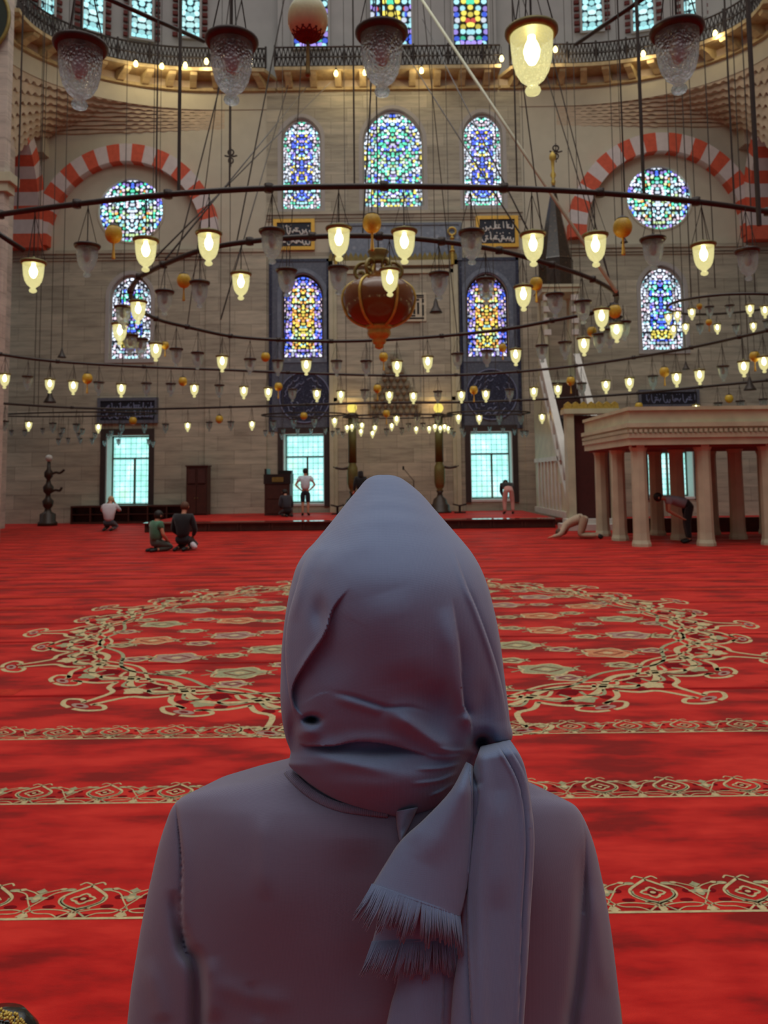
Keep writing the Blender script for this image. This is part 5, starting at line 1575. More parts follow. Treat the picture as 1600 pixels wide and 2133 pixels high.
# loose long cables of other lamps
for i, (px, py, Y, lab) in enumerate(((84, 440, 22, 'long thin vertical cable at the far left of the striped jamb'), (317, 560, 24, 'long thin vertical cable through the left rose window arch'), (372, 402, 8.05, 'dark vertical cable right of the left rose window'),
                                      (1037, 470, 24, 'long thin vertical cable right of the right tall window'), (1288, 640, 24, 'long thin vertical cable left of the right rose window'), (1342, 410, 8.05, 'dark vertical cable in front of the right rose window'),
                                      (1490, 600, 18, 'long thin vertical cable right of the right rose window'), (1582, 470, 6.0, 'double dark vertical cable near the right edge'))):
    p = P(px, py, Y)
    o = MB().tube([(0, 0, 0), (0, 0, 20 - p.z)], 0.02 if Y < 10 else 0.014, 5).build('suspension_cable', M['cable'], None, label=lab, cat='cable')
    o.location = p

# warm bulbs on the gallery corbels
M['warm_bulb'] = emit('warm_gallery_bulb', (1.0, 0.82, 0.32, 1), 5.0)
for i, (px, py) in enumerate(((283, 133), (337, 138), (386, 136), (430, 128), (700, 153), (760, 151), (878, 147), (1045, 122), (1157, 103), (1340, 112), (1490, 70))):
    Y = WY - 0.95
    if px < 560: Y = on_arc(px, True, 1.0, 0.95)[2]
    elif px > 1090: Y = on_arc(px, False, 1.0, 0.95)[2]
    p = P(px, py, Y)
    root = empty('gallery_bulb', p, label='small warm bulb under the gallery, %s from the left' % ORD[i], cat='bulb', group='warm bulbs under the gallery')
    MB().lathe([(0.0, -0.13), (0.07, -0.09), (0.09, 0.0), (0.05, 0.1), (0.03, 0.13)], (0, 0, 0), 10).build('bulb', M['warm_bulb'], root, True)
    MB().lathe([(0.04, 0.12), (0.04, 0.2), (0.012, 0.22), (0.012, 0.5)], (0, 0, 0), 8).build('socket', M['bronze'], root, True)
    ld = bpy.data.lights.new('gallery_glow', 'POINT'); ld.energy = 20; ld.color = (1.0, 0.80, 0.46); ld.shadow_soft_size = 0.1
    lo = bpy.data.objects.new('gallery_glow', ld); COL.objects.link(lo); lo.location = p + Vector((0, -0.2, -0.25))

# calligraphy roundel on the near pier, top left corner
p = P(-66, 38, 19.76)
root = empty('calligraphy_roundel', p, label='dark green round calligraphy board at the top left corner', cat='roundel')
R = 1.1
MB().prism([(R * cos(2 * pi * k / 40), R * sin(2 * pi * k / 40)) for k in range(40)], 0.0, 0.07).build('board', simple('dark_green_board', srgb(34, 44, 36), 0.4), root)
MB().tube([(R * cos(2 * pi * k / 48), 0, R * sin(2 * pi * k / 48)) for k in range(48)], 0.05, 8, closed=True).build('rim', M['old_gold'], root, True)
# ------------------------------------------------------------------ people
M['skin'] = simple('skin', srgb(196, 140, 112), 0.5, var=0.06)
def skin_body(name, chains, mat, parent, sub=2, root_first=True):
    """chains: list of lists of (x,y,z,r); vertices at equal positions are shared. One continuous skinned surface."""
    vs = []; rs = []; es = []; key = {}
    def vid(p):
        k = (round(p[0], 4), round(p[1], 4), round(p[2], 4))
        if k not in key:
            key[k] = len(vs); vs.append(p[:3]); rs.append(p[3] if isinstance(p[3], tuple) else (p[3], p[3]))
        return key[k]
    for ch in chains:
        ids = [vid(p) for p in ch]
        es += [(ids[i], ids[i + 1]) for i in range(len(ids) - 1) if ids[i] != ids[i + 1]]
    me = bpy.data.meshes.new(name); me.from_pydata(vs, es, [])
    o = bpy.data.objects.new(name, me); COL.objects.link(o)
    m = o.modifiers.new('skin', 'SKIN'); m.use_smooth_shade = True
    if not me.skin_vertices: 
        bm = bmesh.new(); bm.from_mesh(me); bm.verts.layers.skin.verify(); bm.to_mesh(me); bm.free()
    sv = me.skin_vertices[0].data
    for i, r in enumerate(rs):
        sv[i].radius = r; sv[i].use_root = (i == 0)
    s = o.modifiers.new('sub', 'SUBSURF'); s.levels = sub; s.render_levels = sub
    evaluated(o)
    o.data.materials.clear(); o.data.materials.append(mat)
    for p in o.data.polygons: p.use_smooth = True
    o.name = name
    if parent: o.parent = parent
    return o

def lp(a, b, t): return tuple(a[i] + (b[i] - a[i]) * t for i in range(3))
def hand(wrist, direction, side, curl=0.5, s=1.0):
    """palm plus five separate bent fingers; returns skin chains"""
    w = Vector(wrist); d = Vector(direction).normalized()
    up = Vector((0, 0, 1)) if abs(d.z) < 0.8 else Vector((0, -1, 0))
    lat = d.cross(up).normalized() * side
    nrm = lat.cross(d).normalized() * side
    k0 = w + d * 0.045 * s
    ch = [[(*w, 0.026 * s), (*k0, 0.034 * s)]]
    for i, (off, ln) in enumerate(((-0.03, 0.062), (-0.01, 0.074), (0.01, 0.07), (0.028, 0.056))):
        b = w + d * 0.085 * s + lat * off * s
        a1 = b + (d * cos(curl * 0.6) - nrm * sin(curl * 0.6)) * ln * 0.5 * s
        a2 = a1 + (d * cos(curl * 1.6) - nrm * sin(curl * 1.6)) * ln * 0.5 * s
        ch.append([(*k0, 0.034 * s), (*b, 0.0105 * s), (*a1, 0.009 * s), (*a2, 0.0075 * s)])
    tb = w + d * 0.03 * s - lat * 0.036 * s
    t1 = tb + (d * 0.7 - lat * 0.7) * 0.032 * s; t2 = t1 + (d * 0.95 - lat * 0.2) * 0.026 * s
    ch.append([(*k0, 0.034 * s), (*tb, 0.012 * s), (*t1, 0.0105 * s), (*t2, 0.008 * s)])
    return ch

def person(lab, loc, rz, J, shirt, trousers, hair, sleeve=0.45, short=None, feet=True, extras=None, scale=1.0, hood=None):
    """J: joint dict in metres, facing +Y; builds skin body plus clothing and hair children"""
    root = empty('person', loc, rz, label=lab, cat='person')
    root.scale = (scale,) * 3
    pel, chest, neck, head = J['pelvis'], J['chest'], J['neck'], J['head']
    mid = lp(pel, chest, 0.5)
    ch = [[(*pel, (0.1, 0.08)), (*mid, (0.09, 0.07)), (*chest, (0.11, 0.08)), (*neck, 0.055), (*lp(neck, head, 0.5), 0.06), (*head, 0.088), (*lp(neck, head, 1.42), 0.06)]]
    for s in ('l', 'r'):
        sg = -1 if s == 'l' else 1
        sh, el, wr = J['sh' + s], J['el' + s], J['wr' + s]
        ch.append([(*chest, (0.11, 0.08)), (*sh, 0.05), (*lp(sh, el, 0.5), 0.044), (*el, 0.04), (*lp(el, wr, 0.5), 0.036), (*wr, 0.026)])
        ch += hand(wr, Vector(wr) - Vector(el), sg)
        hp, kn, an, to = J['hp' + s], J['kn' + s], J['an' + s], J['to' + s]
        ch.append([(*pel, (0.1, 0.08)), (*hp, 0.065), (*lp(hp, kn, 0.5), 0.06), (*kn, 0.052), (*lp(kn, an, 0.4), 0.054), (*an, 0.036), (*to, 0.03)])
    skin_body('body', ch, M['skin'], root, 1)
    # face: nose, ears (mostly turned away)
    h = Vector(head); up = (h - Vector(neck)).normalized(); fw = Vector(J.get('face', (0, 1, 0))).normalized()
    rt = fw.cross(up).normalized()
    fm = MB()
    fm.ball(h + fw * 0.095 + up * -0.005, 0.014, 0.018, 0.022, 8, 6)
    for sg in (-1, 1):
        fm.ball(h + rt * 0.088 * sg, 0.012, 0.02, 0.03, 8, 6)
    fm.build('ears_and_nose', M['skin'], root, True)
    ey = MB()
    for sg in (-1, 1): ey.ball(h + fw * 0.08 + rt * 0.034 * sg + up * 0.02, 0.011, 0.008, 0.008, 8, 6)
    ey.tube([h + fw * 0.086 - rt * 0.022 - up * 0.04, h + fw * 0.09 - up * 0.042, h + fw * 0.086 + rt * 0.022 - up * 0.04], 0.005, 5)
    ey.build('eyes_and_mouth', M['ink'], root, True)
    sc = [[(*lp(pel, mid, -0.1), (0.18, 0.15)), (*mid, (0.178, 0.142)), (*chest, (0.195, 0.145)), (*lp(chest, neck, 0.85), 0.085)]]
    for s in ('l', 'r'):
        sh, el, wr = J['sh' + s], J['el' + s], J['wr' + s]
        c_ = [(*chest, (0.195, 0.145)), (*sh, 0.088), (*lp(sh, el, 0.55), 0.075)]
        if sleeve > 0.5: c_ += [(*el, 0.062), (*lp(el, wr, 0.9), 0.048)]
        sc.append(c_)
    skin_body('shirt', sc, shirt, root, 1)
    tc = [[(*lp(pel, mid, 0.25), (0.16, 0.13)), (*pel, (0.17, 0.14))]]
    for s in ('l', 'r'):
        hp, kn, an = J['hp' + s], J['kn' + s], J['an' + s]
        c_ = [(*pel, (0.17, 0.14)), (*hp, 0.115), (*lp(hp, kn, 0.5), 0.1), (*kn, 0.082)]
        if not short: c_ += [(*lp(kn, an, 0.5), 0.068), (*lp(kn, an, 0.93), 0.056)]
        tc.append(c_)
    skin_body('trousers', tc, trousers, root, 1)
    if hood is None:
        hm = MB(); hm.ball(h - fw * 0.014 + up * 0.018, 0.098, 0.104, 0.11, 16, 10)
        hb = hm.build('hair', hair, root, True)
    else:
        skin_body('headscarf', [[(*(h + up * 0.06 - fw * 0.01), 0.1), (*(h - fw * 0.02), 0.112), (*Vector(neck), 0.12), (*lp(neck, chest, 0.5), 0.15)]], hood, root, 1)
    if feet:
        sm = MB()
        for s in ('l', 'r'):
            an, to = Vector(J['an' + s]), Vector(J['to' + s])
            sm.tube([an - (to - an) * 0.25, an.lerp(to, 0.4), an.lerp(to, 1.05), an.lerp(to, 1.25)], [0.03, 0.043, 0.042, 0.02], 8)
        sm.build('socks', M['ink'], root, True)
    return root

def standing(h=1.7, bend=0.0, hands='back', spread=0.1):
    k = h / 1.72
    def v(x, y, z): return (x * k, y * k, z * k)
    pel = v(0, -0.03 * bend, 0.93)
    a = bend
    def up(d, fwd=0.0): return (0, pel[1] + k * (d * sin(a) + fwd * cos(a)), pel[2] + k * (d * cos(a) - fwd * sin(a)))
    ch, nk, hd = up(0.4), up(0.56), up(0.7, 0.03)
    J = dict(pelvis=pel, chest=ch, neck=nk, head=hd, face=(0, cos(a), -sin(a)))
    for s, sg in (('l', -1), ('r', 1)):
        q = up(0.47)
        J['sh' + s] = (sg * 0.19 * k, q[1], q[2])
        if hands == 'hips':
            e = up(0.2, -0.03); J['el' + s] = (sg * 0.36 * k, e[1], e[2]); w = up(0.04, 0.0); J['wr' + s] = (sg * 0.19 * k, w[1], w[2])
        elif hands == 'knees':
            J['el' + s] = (sg * 0.21 * k, q[1] + 0.02, q[2] - 0.28 * k); J['wr' + s] = (sg * 0.14 * k, 0.1 * k + 0.03, 0.6 * k)
        elif hands == 'raised':
            e = up(0.3, 0.12); J['el' + s] = (sg * 0.3 * k, e[1], e[2]); w = up(0.5, 0.22); J['wr' + s] = (sg * 0.2 * k, w[1], w[2])
        else:
            e = up(0.2, -0.02); J['el' + s] = (sg * 0.25 * k, e[1], e[2]); w = up(-0.04, 0.06); J['wr' + s] = (sg * 0.26 * k, w[1], w[2])
        J['hp' + s] = (sg * 0.09 * k, pel[1], 0.88 * k)
        J['kn' + s] = (sg * spread * k, 0.02, 0.48 * k)
        J['an' + s] = (sg * spread * k, -0.02, 0.08 * k)
        J['to' + s] = (sg * (spread + 0.02) * k, 0.12 * k, 0.035)
    return J
def kneeling(k=1.0, lean=0.08, hands='thigh', head_fwd=0.0):
    """sitting back on the heels"""
    pel = (0, 0, 0.26 * k)
    def up(d, fwd=0.0): return (0, k * (d * sin(lean) + fwd * cos(lean)), pel[2] + k * (d * cos(lean) - fwd * sin(lean)))
    J = dict(pelvis=pel, chest=up(0.4), neck=up(0.55, 0.02 + head_fwd), head=up(0.68, 0.06 + head_fwd * 1.6), face=(0, 1, -0.1))
    for s, sg in (('l', -1), ('r', 1)):
        q = up(0.47)
        J['sh' + s] = (sg * 0.18 * k, q[1], q[2])
        if hands == 'face':
            e = up(0.34, 0.22); J['el' + s] = (sg * 0.27 * k, e[1], e[2]); w = up(0.6, 0.22); J['wr' + s] = (sg * 0.1 * k, w[1], w[2])
        else:
            e = up(0.18, 0.06); J['el' + s] = (sg * 0.25 * k, e[1], e[2]); J['wr' + s] = (sg * 0.14 * k, 0.24 * k, 0.3 * k)
        J['hp' + s] = (sg * 0.09 * k, 0.02, 0.24 * k)
        J['kn' + s] = (sg * 0.13 * k, 0.42 * k, 0.1 * k)
        J['an' + s] = (sg * 0.11 * k, -0.04 * k, 0.06 * k)
        J['to' + s] = (sg * 0.1 * k, -0.2 * k, 0.04 * k)
    return J
def prostrate(k=1.0):
    J = dict(pelvis=(0, 0, 0.5 * k), chest=(0, 0.36 * k, 0.36 * k), neck=(0, 0.5 * k, 0.24 * k), head=(0, 0.58 * k, 0.13 * k), face=(0, 0.5, -1))
    for s, sg in (('l', -1), ('r', 1)):
        J['sh' + s] = (sg * 0.18 * k, 0.42 * k, 0.3 * k); J['el' + s] = (sg * 0.3 * k, 0.5 * k, 0.1 * k); J['wr' + s] = (sg * 0.24 * k, 0.72 * k, 0.045)
        J['hp' + s] = (sg * 0.09 * k, 0.0, 0.46 * k); J['kn' + s] = (sg * 0.13 * k, 0.1 * k, 0.08 * k)
        J['an' + s] = (sg * 0.11 * k, -0.32 * k, 0.08 * k); J['to' + s] = (sg * 0.11 * k, -0.38 * k, 0.03)
    return J
CL_ = {}
def cloth(n, c): 
    CL_[n] = simple(n, c, 0.85, var=0.08, scale=10, sheen=0.2); return CL_[n]
grey_hair = simple('brown_hair', srgb(88, 60, 44), 0.7); dark_hair = simple('dark_hair', srgb(30, 24, 22), 0.6)
p = PZ(224, 1106, 0); person('person kneeling in a white top and dark trousers, tan cap, at the left ground window', (p.x, p.y + 0.1, 0), 0.1, kneeling(1.08, 0.1, 'face', 0.06), cloth('white_shirt', srgb(206, 200, 204)), cloth('charcoal_trousers', srgb(62, 60, 66)), simple('tan_cap', srgb(186, 150, 112), 0.8), 0.8)
p = PZ(322, 1150, 0); person('child sitting on the carpet in a green shirt beside the man in black', (p.x, p.y + 0.1, 0), -0.75, kneeling(0.86, 0.02), cloth('green_shirt', srgb(70, 120, 92)), cloth('green_grey_trousers', srgb(74, 80, 72)), dark_hair, 0.45)
p = PZ(378, 1148, 0); rt_ = person('man kneeling in black shirt on the carpet beside the child', (p.x, p.y + 0.1, 0), -0.15, kneeling(1.06, 0.06), cloth('black_shirt', srgb(22, 22, 26)), cloth('black_trousers', srgb(30, 30, 34)), grey_hair, 0.8)
skin_body('white_cloth', [[(0.22, -0.02, 0.2, 0.06), (0.28, -0.04, 0.11, 0.075), (0.36, -0.06, 0.05, 0.05)]], CL_['white_shirt'], rt_, 1)
p = PZ(645, 1070, PH); person('man standing in a white shirt and dark shorts, hands on hips, before the window', (p.x, 27.6, PH), 0.0, standing(1.66, 0.0, 'hips'), cloth('pale_shirt', srgb(212, 226, 236)), cloth('navy_shorts', srgb(30, 32, 44)), dark_hair, 0.45, True)
p = P(599, 1070, 26.9); person('person in dark clothes crouching beside the preaching chair', (p.x, 26.9, PH), 0.5, kneeling(0.95, 0.35), cloth('dark_grey_coat', srgb(44, 42, 50)), CL_['black_trousers'], dark_hair, 0.8)
p = P(752, 1060, 28.0); person('woman standing in a black robe behind the hooded head', (p.x, 28.0, PH), 0.3, standing(1.6), CL_['black_shirt'], CL_['black_trousers'], dark_hair, 0.8, None, True, None, 1.0, cloth('black_scarf', srgb(24, 22, 26)))
p = P(1060, 1064, 27.0); person('person bowing in a black top and pink trousers by the right ground window', (p.x, 27.0, PH), 0.0, standing(1.6, 1.2, 'knees', 0.15), CL_['black_shirt'], cloth('pink_trousers', srgb(206, 150, 140)), dark_hair, 0.8, None)
p = PZ(1226, 1124, 0); person('person prostrating in beige clothes at the foot of the gallery columns', (p.x, p.y + 0.35, 0), 1.2, prostrate(1.1), cloth('beige_shirt', srgb(176, 156, 132)), cloth('beige_trousers', srgb(170, 148, 122)), grey_hair, 0.8)
p = PZ(1443, 1133, 0); person('man bowing in grey shirt and black trousers behind the second front column', (p.x, p.y + 0.25, 0), 1.35, standing(1.68, 1.3, 'knees'), cloth('grey_shirt', srgb(150, 150, 160)), CL_['black_trousers'], dark_hair, 0.45)

# ------------------------------------------------------------------ the woman in the lavender headscarf
def fabric(name, c, weave, bump, var=0.05):
    n = NT(name)
    co = n.coords()
    w1 = n.new('TexWave'); w1.wave_type = 'BANDS'; w1.bands_direction = 'X'; w1.inputs['Scale'].default_value = weave; w1.inputs['Distortion'].default_value = 1.5; w1.inputs['Detail'].default_value = 1
    w2 = n.new('TexWave'); w2.wave_type = 'BANDS'; w2.bands_direction = 'Z'; w2.inputs['Scale'].default_value = weave; w2.inputs['Distortion'].default_value = 1.5; w2.inputs['Detail'].default_value = 1
    n.l.new(co, w1.inputs[0]); n.l.new(co, w2.inputs[0])
    slub = n.noise(n.coords((14, 14, 160)), 1.0, 3)
    h = n.math('ADD', n.math('ADD', w1.outputs['Fac'], w2.outputs['Fac']), slub)
    nz = n.noise(co, 5, 3)
    lo = tuple(x * (1 - var) for x in c[:3]) + (1,); hi = tuple(min(1, x * (1 + var)) for x in c[:3]) + (1,)
    col = n.mix(0.25, n.ramp(nz, [(0.3, lo), (0.7, hi)]), n.ramp(h, [(0.6, lo), (2.0 / 2.4, hi)]))
    n.bsdf(col, 0.85, 0, n.bump(h, bump, 0.0006), 0.15, 0.35)
    return n.mat
M['scarf'] = fabric('lavender_scarf_cloth', srgb(116, 129, 160), 420, 0.3)
M['knit'] = fabric('mauve_knit', srgb(114, 108, 130), 420, 0.3)

woman = empty('person', (0, 0.9, 0), label='woman seen from behind in a lavender headscarf and mauve sweater, looking up', cat='person')
def W_(o):
    o.parent = woman; o.matrix_parent_inverse = Matrix.Translation((0, -0.9, 0)); return o

def seg_d(x, y, pl):
    """distance to polyline and signed side (+ = right of travel direction in image space)"""
    best = (1e9, 0, 0)
    n = len(pl)
    for i in range(n - 1):
        ax_, ay_ = pl[i]; bx, by = pl[i + 1]
        dx, dy = bx - ax_, by - ay_
        L2 = dx * dx + dy * dy
        t = ((x - ax_) * dx + (y - ay_) * dy) / L2
        tc_ = min(1, max(0, t))
        ex, ey = x - ax_ - dx * tc_, y - ay_ - dy * tc_
        d = sqrt(ex * ex + ey * ey)
        if d < best[0]:
            best = (d, 1 if (dx * ey - dy * ex) > 0 else -1, (i + tc_) / (n - 1))
    return best
def smooth2(pl, n=6): return [(p[0], p[1]) for p in catmull([(a, b, 0) for a, b in pl], n)]
class Folds:
    def __init__(s): s.f = []
    def ridge(s, pl, w, a, taper=True): s.f.append(('r', smooth2(pl), w, a, taper))
    def step(s, pl, w, a, taper=True):     # falls by a on the + side close to the line, recovering over w
        s.f.append(('s', smooth2(pl), w, a, taper))
    def dent(s, x, y, rx, ry, a): s.f.append(('d', x, y, rx, ry, a))
    def __call__(s, x, y):
        t = 0.0
        for f in s.f:
            if f[0] == 'd':
                q = ((x - f[1]) / f[3]) ** 2 + ((y - f[2]) / f[4]) ** 2
                if q < 9: t += f[5] * exp(-q)
            else:
                _, pl, w, a, tp = f
                xs = [p[0] for p in pl]; ys = [p[1] for p in pl]
                R_ = (7 if f[0] == 's' else 3) * w
                if x < min(xs) - R_ or x > max(xs) + R_ or y < min(ys) - R_ or y > max(ys) + R_: continue
                d, sd, u = seg_d(x, y, pl)
                k = min(1.0, min(u, 1 - u) * 3.2) if tp else 1.0
                k = k * k * (3 - 2 * k)
                if f[0] == 'r': t += k * a * exp(-(d / w) ** 2)
                elif sd > 0: t += -k * a * exp(-d / w) * min(1.0, d / 2.0) * max(0.0, 1 - d / (2.2 * w))
                else: t += k * a * 0.35 * exp(-(d / (w * 0.7)) ** 2)
        return t

# head and wrap of the scarf as one draped surface
L_T = [(988, 792), (992, 776), (1000, 762), (1020, 745), (1040, 728), (1060, 712), (1100, 680), (1130, 655), (1150, 636), (1180, 618), (1220, 606), (1260, 598), (1300, 592), (1350, 587), (1400, 585), (1450, 584), (1500, 588), (1540, 596), (1565, 605), (1580, 603), (1594, 602), (1612, 620), (1640, 652), (1672, 702), (1690, 756), (1698, 800), (1702, 828)]
R_T = [(988, 806), (992, 826), (1000, 842), (1020, 868), (1040, 888), (1060, 905), (1100, 940), (1130, 966), (1150, 982), (1180, 1000), (1220, 1016), (1260, 1027), (1300, 1036), (1350, 1044), (1400, 1050), (1450, 1056), (1500, 1062), (1540, 1066), (1556, 1040), (1575, 1000), (1600, 985), (1630, 968), (1660, 946), (1680, 918), (1692, 890), (1699, 860), (1702, 834)]
YS_T = [(988, 0.865), (1040, 0.85), (1100, 0.835), (1200, 0.815), (1300, 0.80), (1400, 0.795), (1500, 0.795), (1560, 0.80), (1600, 0.80), (1650, 0.79), (1702, 0.78)]
YB_T = [(988, 0.86), (1000, 0.835), (1040, 0.795), (1100, 0.748), (1160, 0.718), (1220, 0.702), (1300, 0.701), (1400, 0.711), (1450, 0.717), (1500, 0.725), (1550, 0.734), (1600, 0.732), (1650, 0.738), (1702, 0.762)]
FO = Folds()
mm = 0.001
G = 1.5 * mm
# main left fold: crisp edge, cloth falls away to its right
FO.step([(730, 1222), (694, 1268), (676, 1322), (636, 1382), (610, 1430), (613, 1470), (636, 1496)][::-1], 42, 8 * G)
FO.ridge([(700, 1262), (678, 1318), (640, 1374), (612, 1428)], 8, 2.5 * G)
FO.dent(664, 1278, 16, 30, -5 * G); FO.dent(690, 1370, 40, 50, -3 * G)
FO.step([(712, 1090), (645, 1150), (616, 1233), (600, 1296), (596, 1367), (603, 1442), (616, 1500)], 16, 8 * G)
FO.ridge([(700, 1112), (650, 1160), (622, 1236), (607, 1300)], 14, 3 * G)
FO.dent(650, 1499, 13, 7.5, -30 * G)
FO.dent(642, 1526, 24, 16, 7 * G)
FO.dent(608, 1530, 12, 34, -9 * G)
# upper edge of the wrap
FO.step([(622, 1548), (645, 1553), (695, 1553), (740, 1544), (790, 1546), (850, 1560), (905, 1578)], 24, 10 * G)
FO.ridge([(612, 1578), (660, 1572), (710, 1584), (790, 1604), (870, 1612)], 15, 4 * G)
FO.dent(785, 1562, 62, 15, -7 * G)
# diagonal bright fold
FO.ridge([(798, 1478), (840, 1500), (880, 1526), (922, 1556), (962, 1590)], 17, 8 * G)
FO.dent(908, 1480, 40, 48, -9 * G); FO.dent(880, 1450, 60, 30, -4 * G)
FO.ridge([(676, 1440), (730, 1450), (780, 1466), (812, 1474), (860, 1474), (910, 1490)], 5, -2 * G)
FO.ridge([(690, 1452), (760, 1472), (800, 1486)], 9, 2 * G)
# right vertical fold and pinch
FO.step([(940, 1240), (955, 1340), (962, 1430), (966, 1470), (980, 1500), (984, 1548)][::-1], 30, 11 * G)
FO.ridge([(925, 1260), (940, 1350), (948, 1430), (960, 1490)], 20, 5 * G)
FO.dent(972, 1500, 12, 12, 5 * G)
FO.dent(1002, 1546, 20, 18, -38 * G)
FO.dent(1008, 1480, 20, 60, -6 * G)
for (pl, a, w) in (([(940, 1130), (970, 1217), (991, 1267), (1016, 1334), (1037, 1400), (1052, 1471), (1062, 1556)], 6, 10), ([(970, 1120), (1003, 1183), (1024, 1250), (1041, 1325), (1055, 1430), (1063, 1500), (1066, 1560)], 5, 7)):
    FO.step(pl[::-1], w, a * G); FO.ridge([(x - 5, y) for x, y in pl], 7, 2.2 * G)
FO.ridge([(740, 1064), (790, 1047), (850, 1052), (905, 1068)], 12, 2 * G)
FO.ridge([(690, 1120), (760, 1086), (850, 1082), (930, 1102)], 18, 2 * G)
FO.ridge([(650, 1200), (720, 1140), (800, 1116)], 26, 1.8 * G)
FO.ridge([(800, 1230), (830, 1330), (850, 1420)], 60, 3 * G)
FO.ridge([(700, 1620), (800, 1632), (900, 1606), (965, 1578)], 22, 3 * G)
for pl in ([(880, 1574), (930, 1577), (968, 1572)], [(860, 1602), (920, 1600), (962, 1590)], [(850, 1634), (915, 1626), (955, 1608)], [(890, 1662), (925, 1646), (950, 1628)], [(905, 1558), (945, 1564), (974, 1562)]):
    FO.ridge(pl, 4.5, 2 * G)
FO.ridge([(982, 1545), (974, 1590), (950, 1640), (920, 1676)], 12, -7 * G)
def drape(name, Lt, Rt, YS, YB, y0, y1, nr, nc, folds, mat, power=0.5, tuck=0.06):
    rows = []
    for i in range(nr + 1):
        y = y0 + (y1 - y0) * i / nr
        l, r = lerp_table(Lt, y), lerp_table(Rt, y)
        if r - l < 4: m_ = (l + r) / 2; l, r = m_ - 2, m_ + 2
        c, w = (l + r) / 2, (r - l) / 2
        ys, yb = lerp_table(YS, y), lerp_table(YB, y)
        row = []
        for k in range(nc + 1):
            a = pi * k / nc
            u = -cos(a)
            px = c + w * u
            prof = max(0.0, 1 - u * u) ** power
            edge = min(1.0, prof * 2.2)
            Y = ys - (ys - yb) * prof - folds(px, y) * edge
            row.append(P(px, y, Y))
        # tucked far side
        e0, e1 = row[0], row[-1]
        back = []
        for k in range(1, 8):
            t = k / 8
            bx = e1.x + (e0.x - e1.x) * t
            back.append(Vector((bx, ys + tuck * sin(pi * t), e1.z + (e0.z - e1.z) * t)))
        rows.append(row + back)
    mb = MB(); mb.grid(rows, closed=True)
    n_ = len(rows[0])
    mb.face(list(range(n_))); mb.face([len(mb.v) - n_ + i for i in range(n_)][::-1])
    return mb
mb = drape('headscarf', L_T, R_T, YS_T, YB_T, 989, 1700, 360, 230, FO, None, 0.5, 0.13)
scarf = W_(mb.build('headscarf', M['scarf'], None, True))

# tails of the scarf with fringes
def cloth_strip(name, Lc, Rc, Y0, folds, nr=90, nc=50, thick=0.0008, curl=0.012, bulge=0.012):
    """Lc, Rc: matching edge polylines in photo pixels; Y0(t) depth"""
    L = catmull([(a, b, 0) for a, b in Lc], 12); R = catmull([(a, b, 0) for a, b in Rc], 12)
    def samp(C, t):
        q = t * (len(C) - 1); i = min(len(C) - 2, int(q)); return C[i].lerp(C[i + 1], q - i)
    rows = []
    for i in range(nr + 1):
        t = i / nr
        a, b = samp(L, t), samp(R, t)
        row = []
        for k in range(nc + 1):
            u = k / nc
            q = a.lerp(b, u)
            e = 1 - (2 * u - 1) ** 2
            Y = Y0(t) - bulge * sqrt(max(0, e)) + curl * (1 - sqrt(max(0, e))) * 0.6 - folds(q.x, q.y)
            row.append(P(q.x, q.y, Y))
        rows.append(row)
    mb = MB(); mb.grid(rows)
    o = mb.build(name, M['scarf'], None, True)
    m = o.modifiers.new('t', 'SOLIDIFY'); m.thickness = thick; m.offset = 1
    return W_(o), rows
def fringe(name, row, px_vec, length, n, seed, r=0.00055, parent=None):
    rg = random.Random(seed)
    mb = MB(); N = len(row) - 1
    k = 0
    while k < n:
        u = k / n
        tu = rg.uniform(-0.25, 0.25)
        cnt = rg.randint(9, 16)
        tip = u + (cnt / n) * 0.5
        ln_b = length * rg.uniform(0.8, 1.12)
        for j in range(cnt):
            if k >= n: break
            u = k / n
            q = u * N; i = min(N - 1, int(q)); a = Vector(row[i]).lerp(Vector(row[i + 1]), q - i)
            qt = min(N - 1e-3, max(0, (u * 0.68 + tip * 0.32) * N)); it = min(N - 1, int(qt)); ta = Vector(row[it]).lerp(Vector(row[it + 1]), qt - it)
            d = Vector((px_vec(u)[0], 0, -px_vec(u)[1]))
            d += Vector((tu * 0.4, rg.uniform(-0.12, 0.02), 0))
            d.normalize(); ln = ln_b * rg.uniform(0.88, 1.08)
            p1 = a.lerp(ta, 0.5) + d * ln * 0.5 + Vector((rg.uniform(-1, 1), rg.uniform(-1, 1), 0)) * 0.001
            p2 = ta + d * ln + Vector((rg.uniform(-1, 1) * 0.0016, rg.uniform(-1, 1) * 0.001, 0))
            mb.tube([a + Vector((0, 0, 0.002)), p1, p2], [r * 1.25, r, r * 0.6], 4)
            k += 1
    return W_(mb.build(name, M['scarf'], None, True))
F1 = Folds()
F1.step([(985, 1600), (1000, 1660), (985, 1760), (975, 1900), (985, 2133)], 10, 6 * mm, False)
F1.step([(1040, 1560), (1080, 1640), (1092, 1760), (1085, 1900), (1078, 2133)][::-1], 9, 7 * mm, False)
F1.step([(1052, 1548), (1092, 1620), (1104, 1720), (1100, 1860), (1094, 2133)][::-1], 7, 4 * mm, False)
F1.ridge([(1000, 1560), (1012, 1680), (1000, 1850), (1000, 2133)], 16, 6 * mm, False)
F1.ridge([(988, 1560), (990, 1620), (1000, 1640)], 8, -10 * mm)
F1.ridge([(1040, 1640), (1040, 1760), (1035, 1900)], 24, 4 * mm)
o, _ = cloth_strip('long_scarf_tail', [(1002, 1556), (986, 1610), (974, 1700), (968, 1800), (960, 1950), (945, 2060), (938, 2180)], [(1062, 1542), (1090, 1592), (1106, 1680), (1112, 1760), (1104, 1900), (1096, 2040), (1086, 2180)], lambda t: 0.736 - 0.016 * t + 0.05 * max(0.0, 1 - t * 9) ** 2, F1, 140, 60)
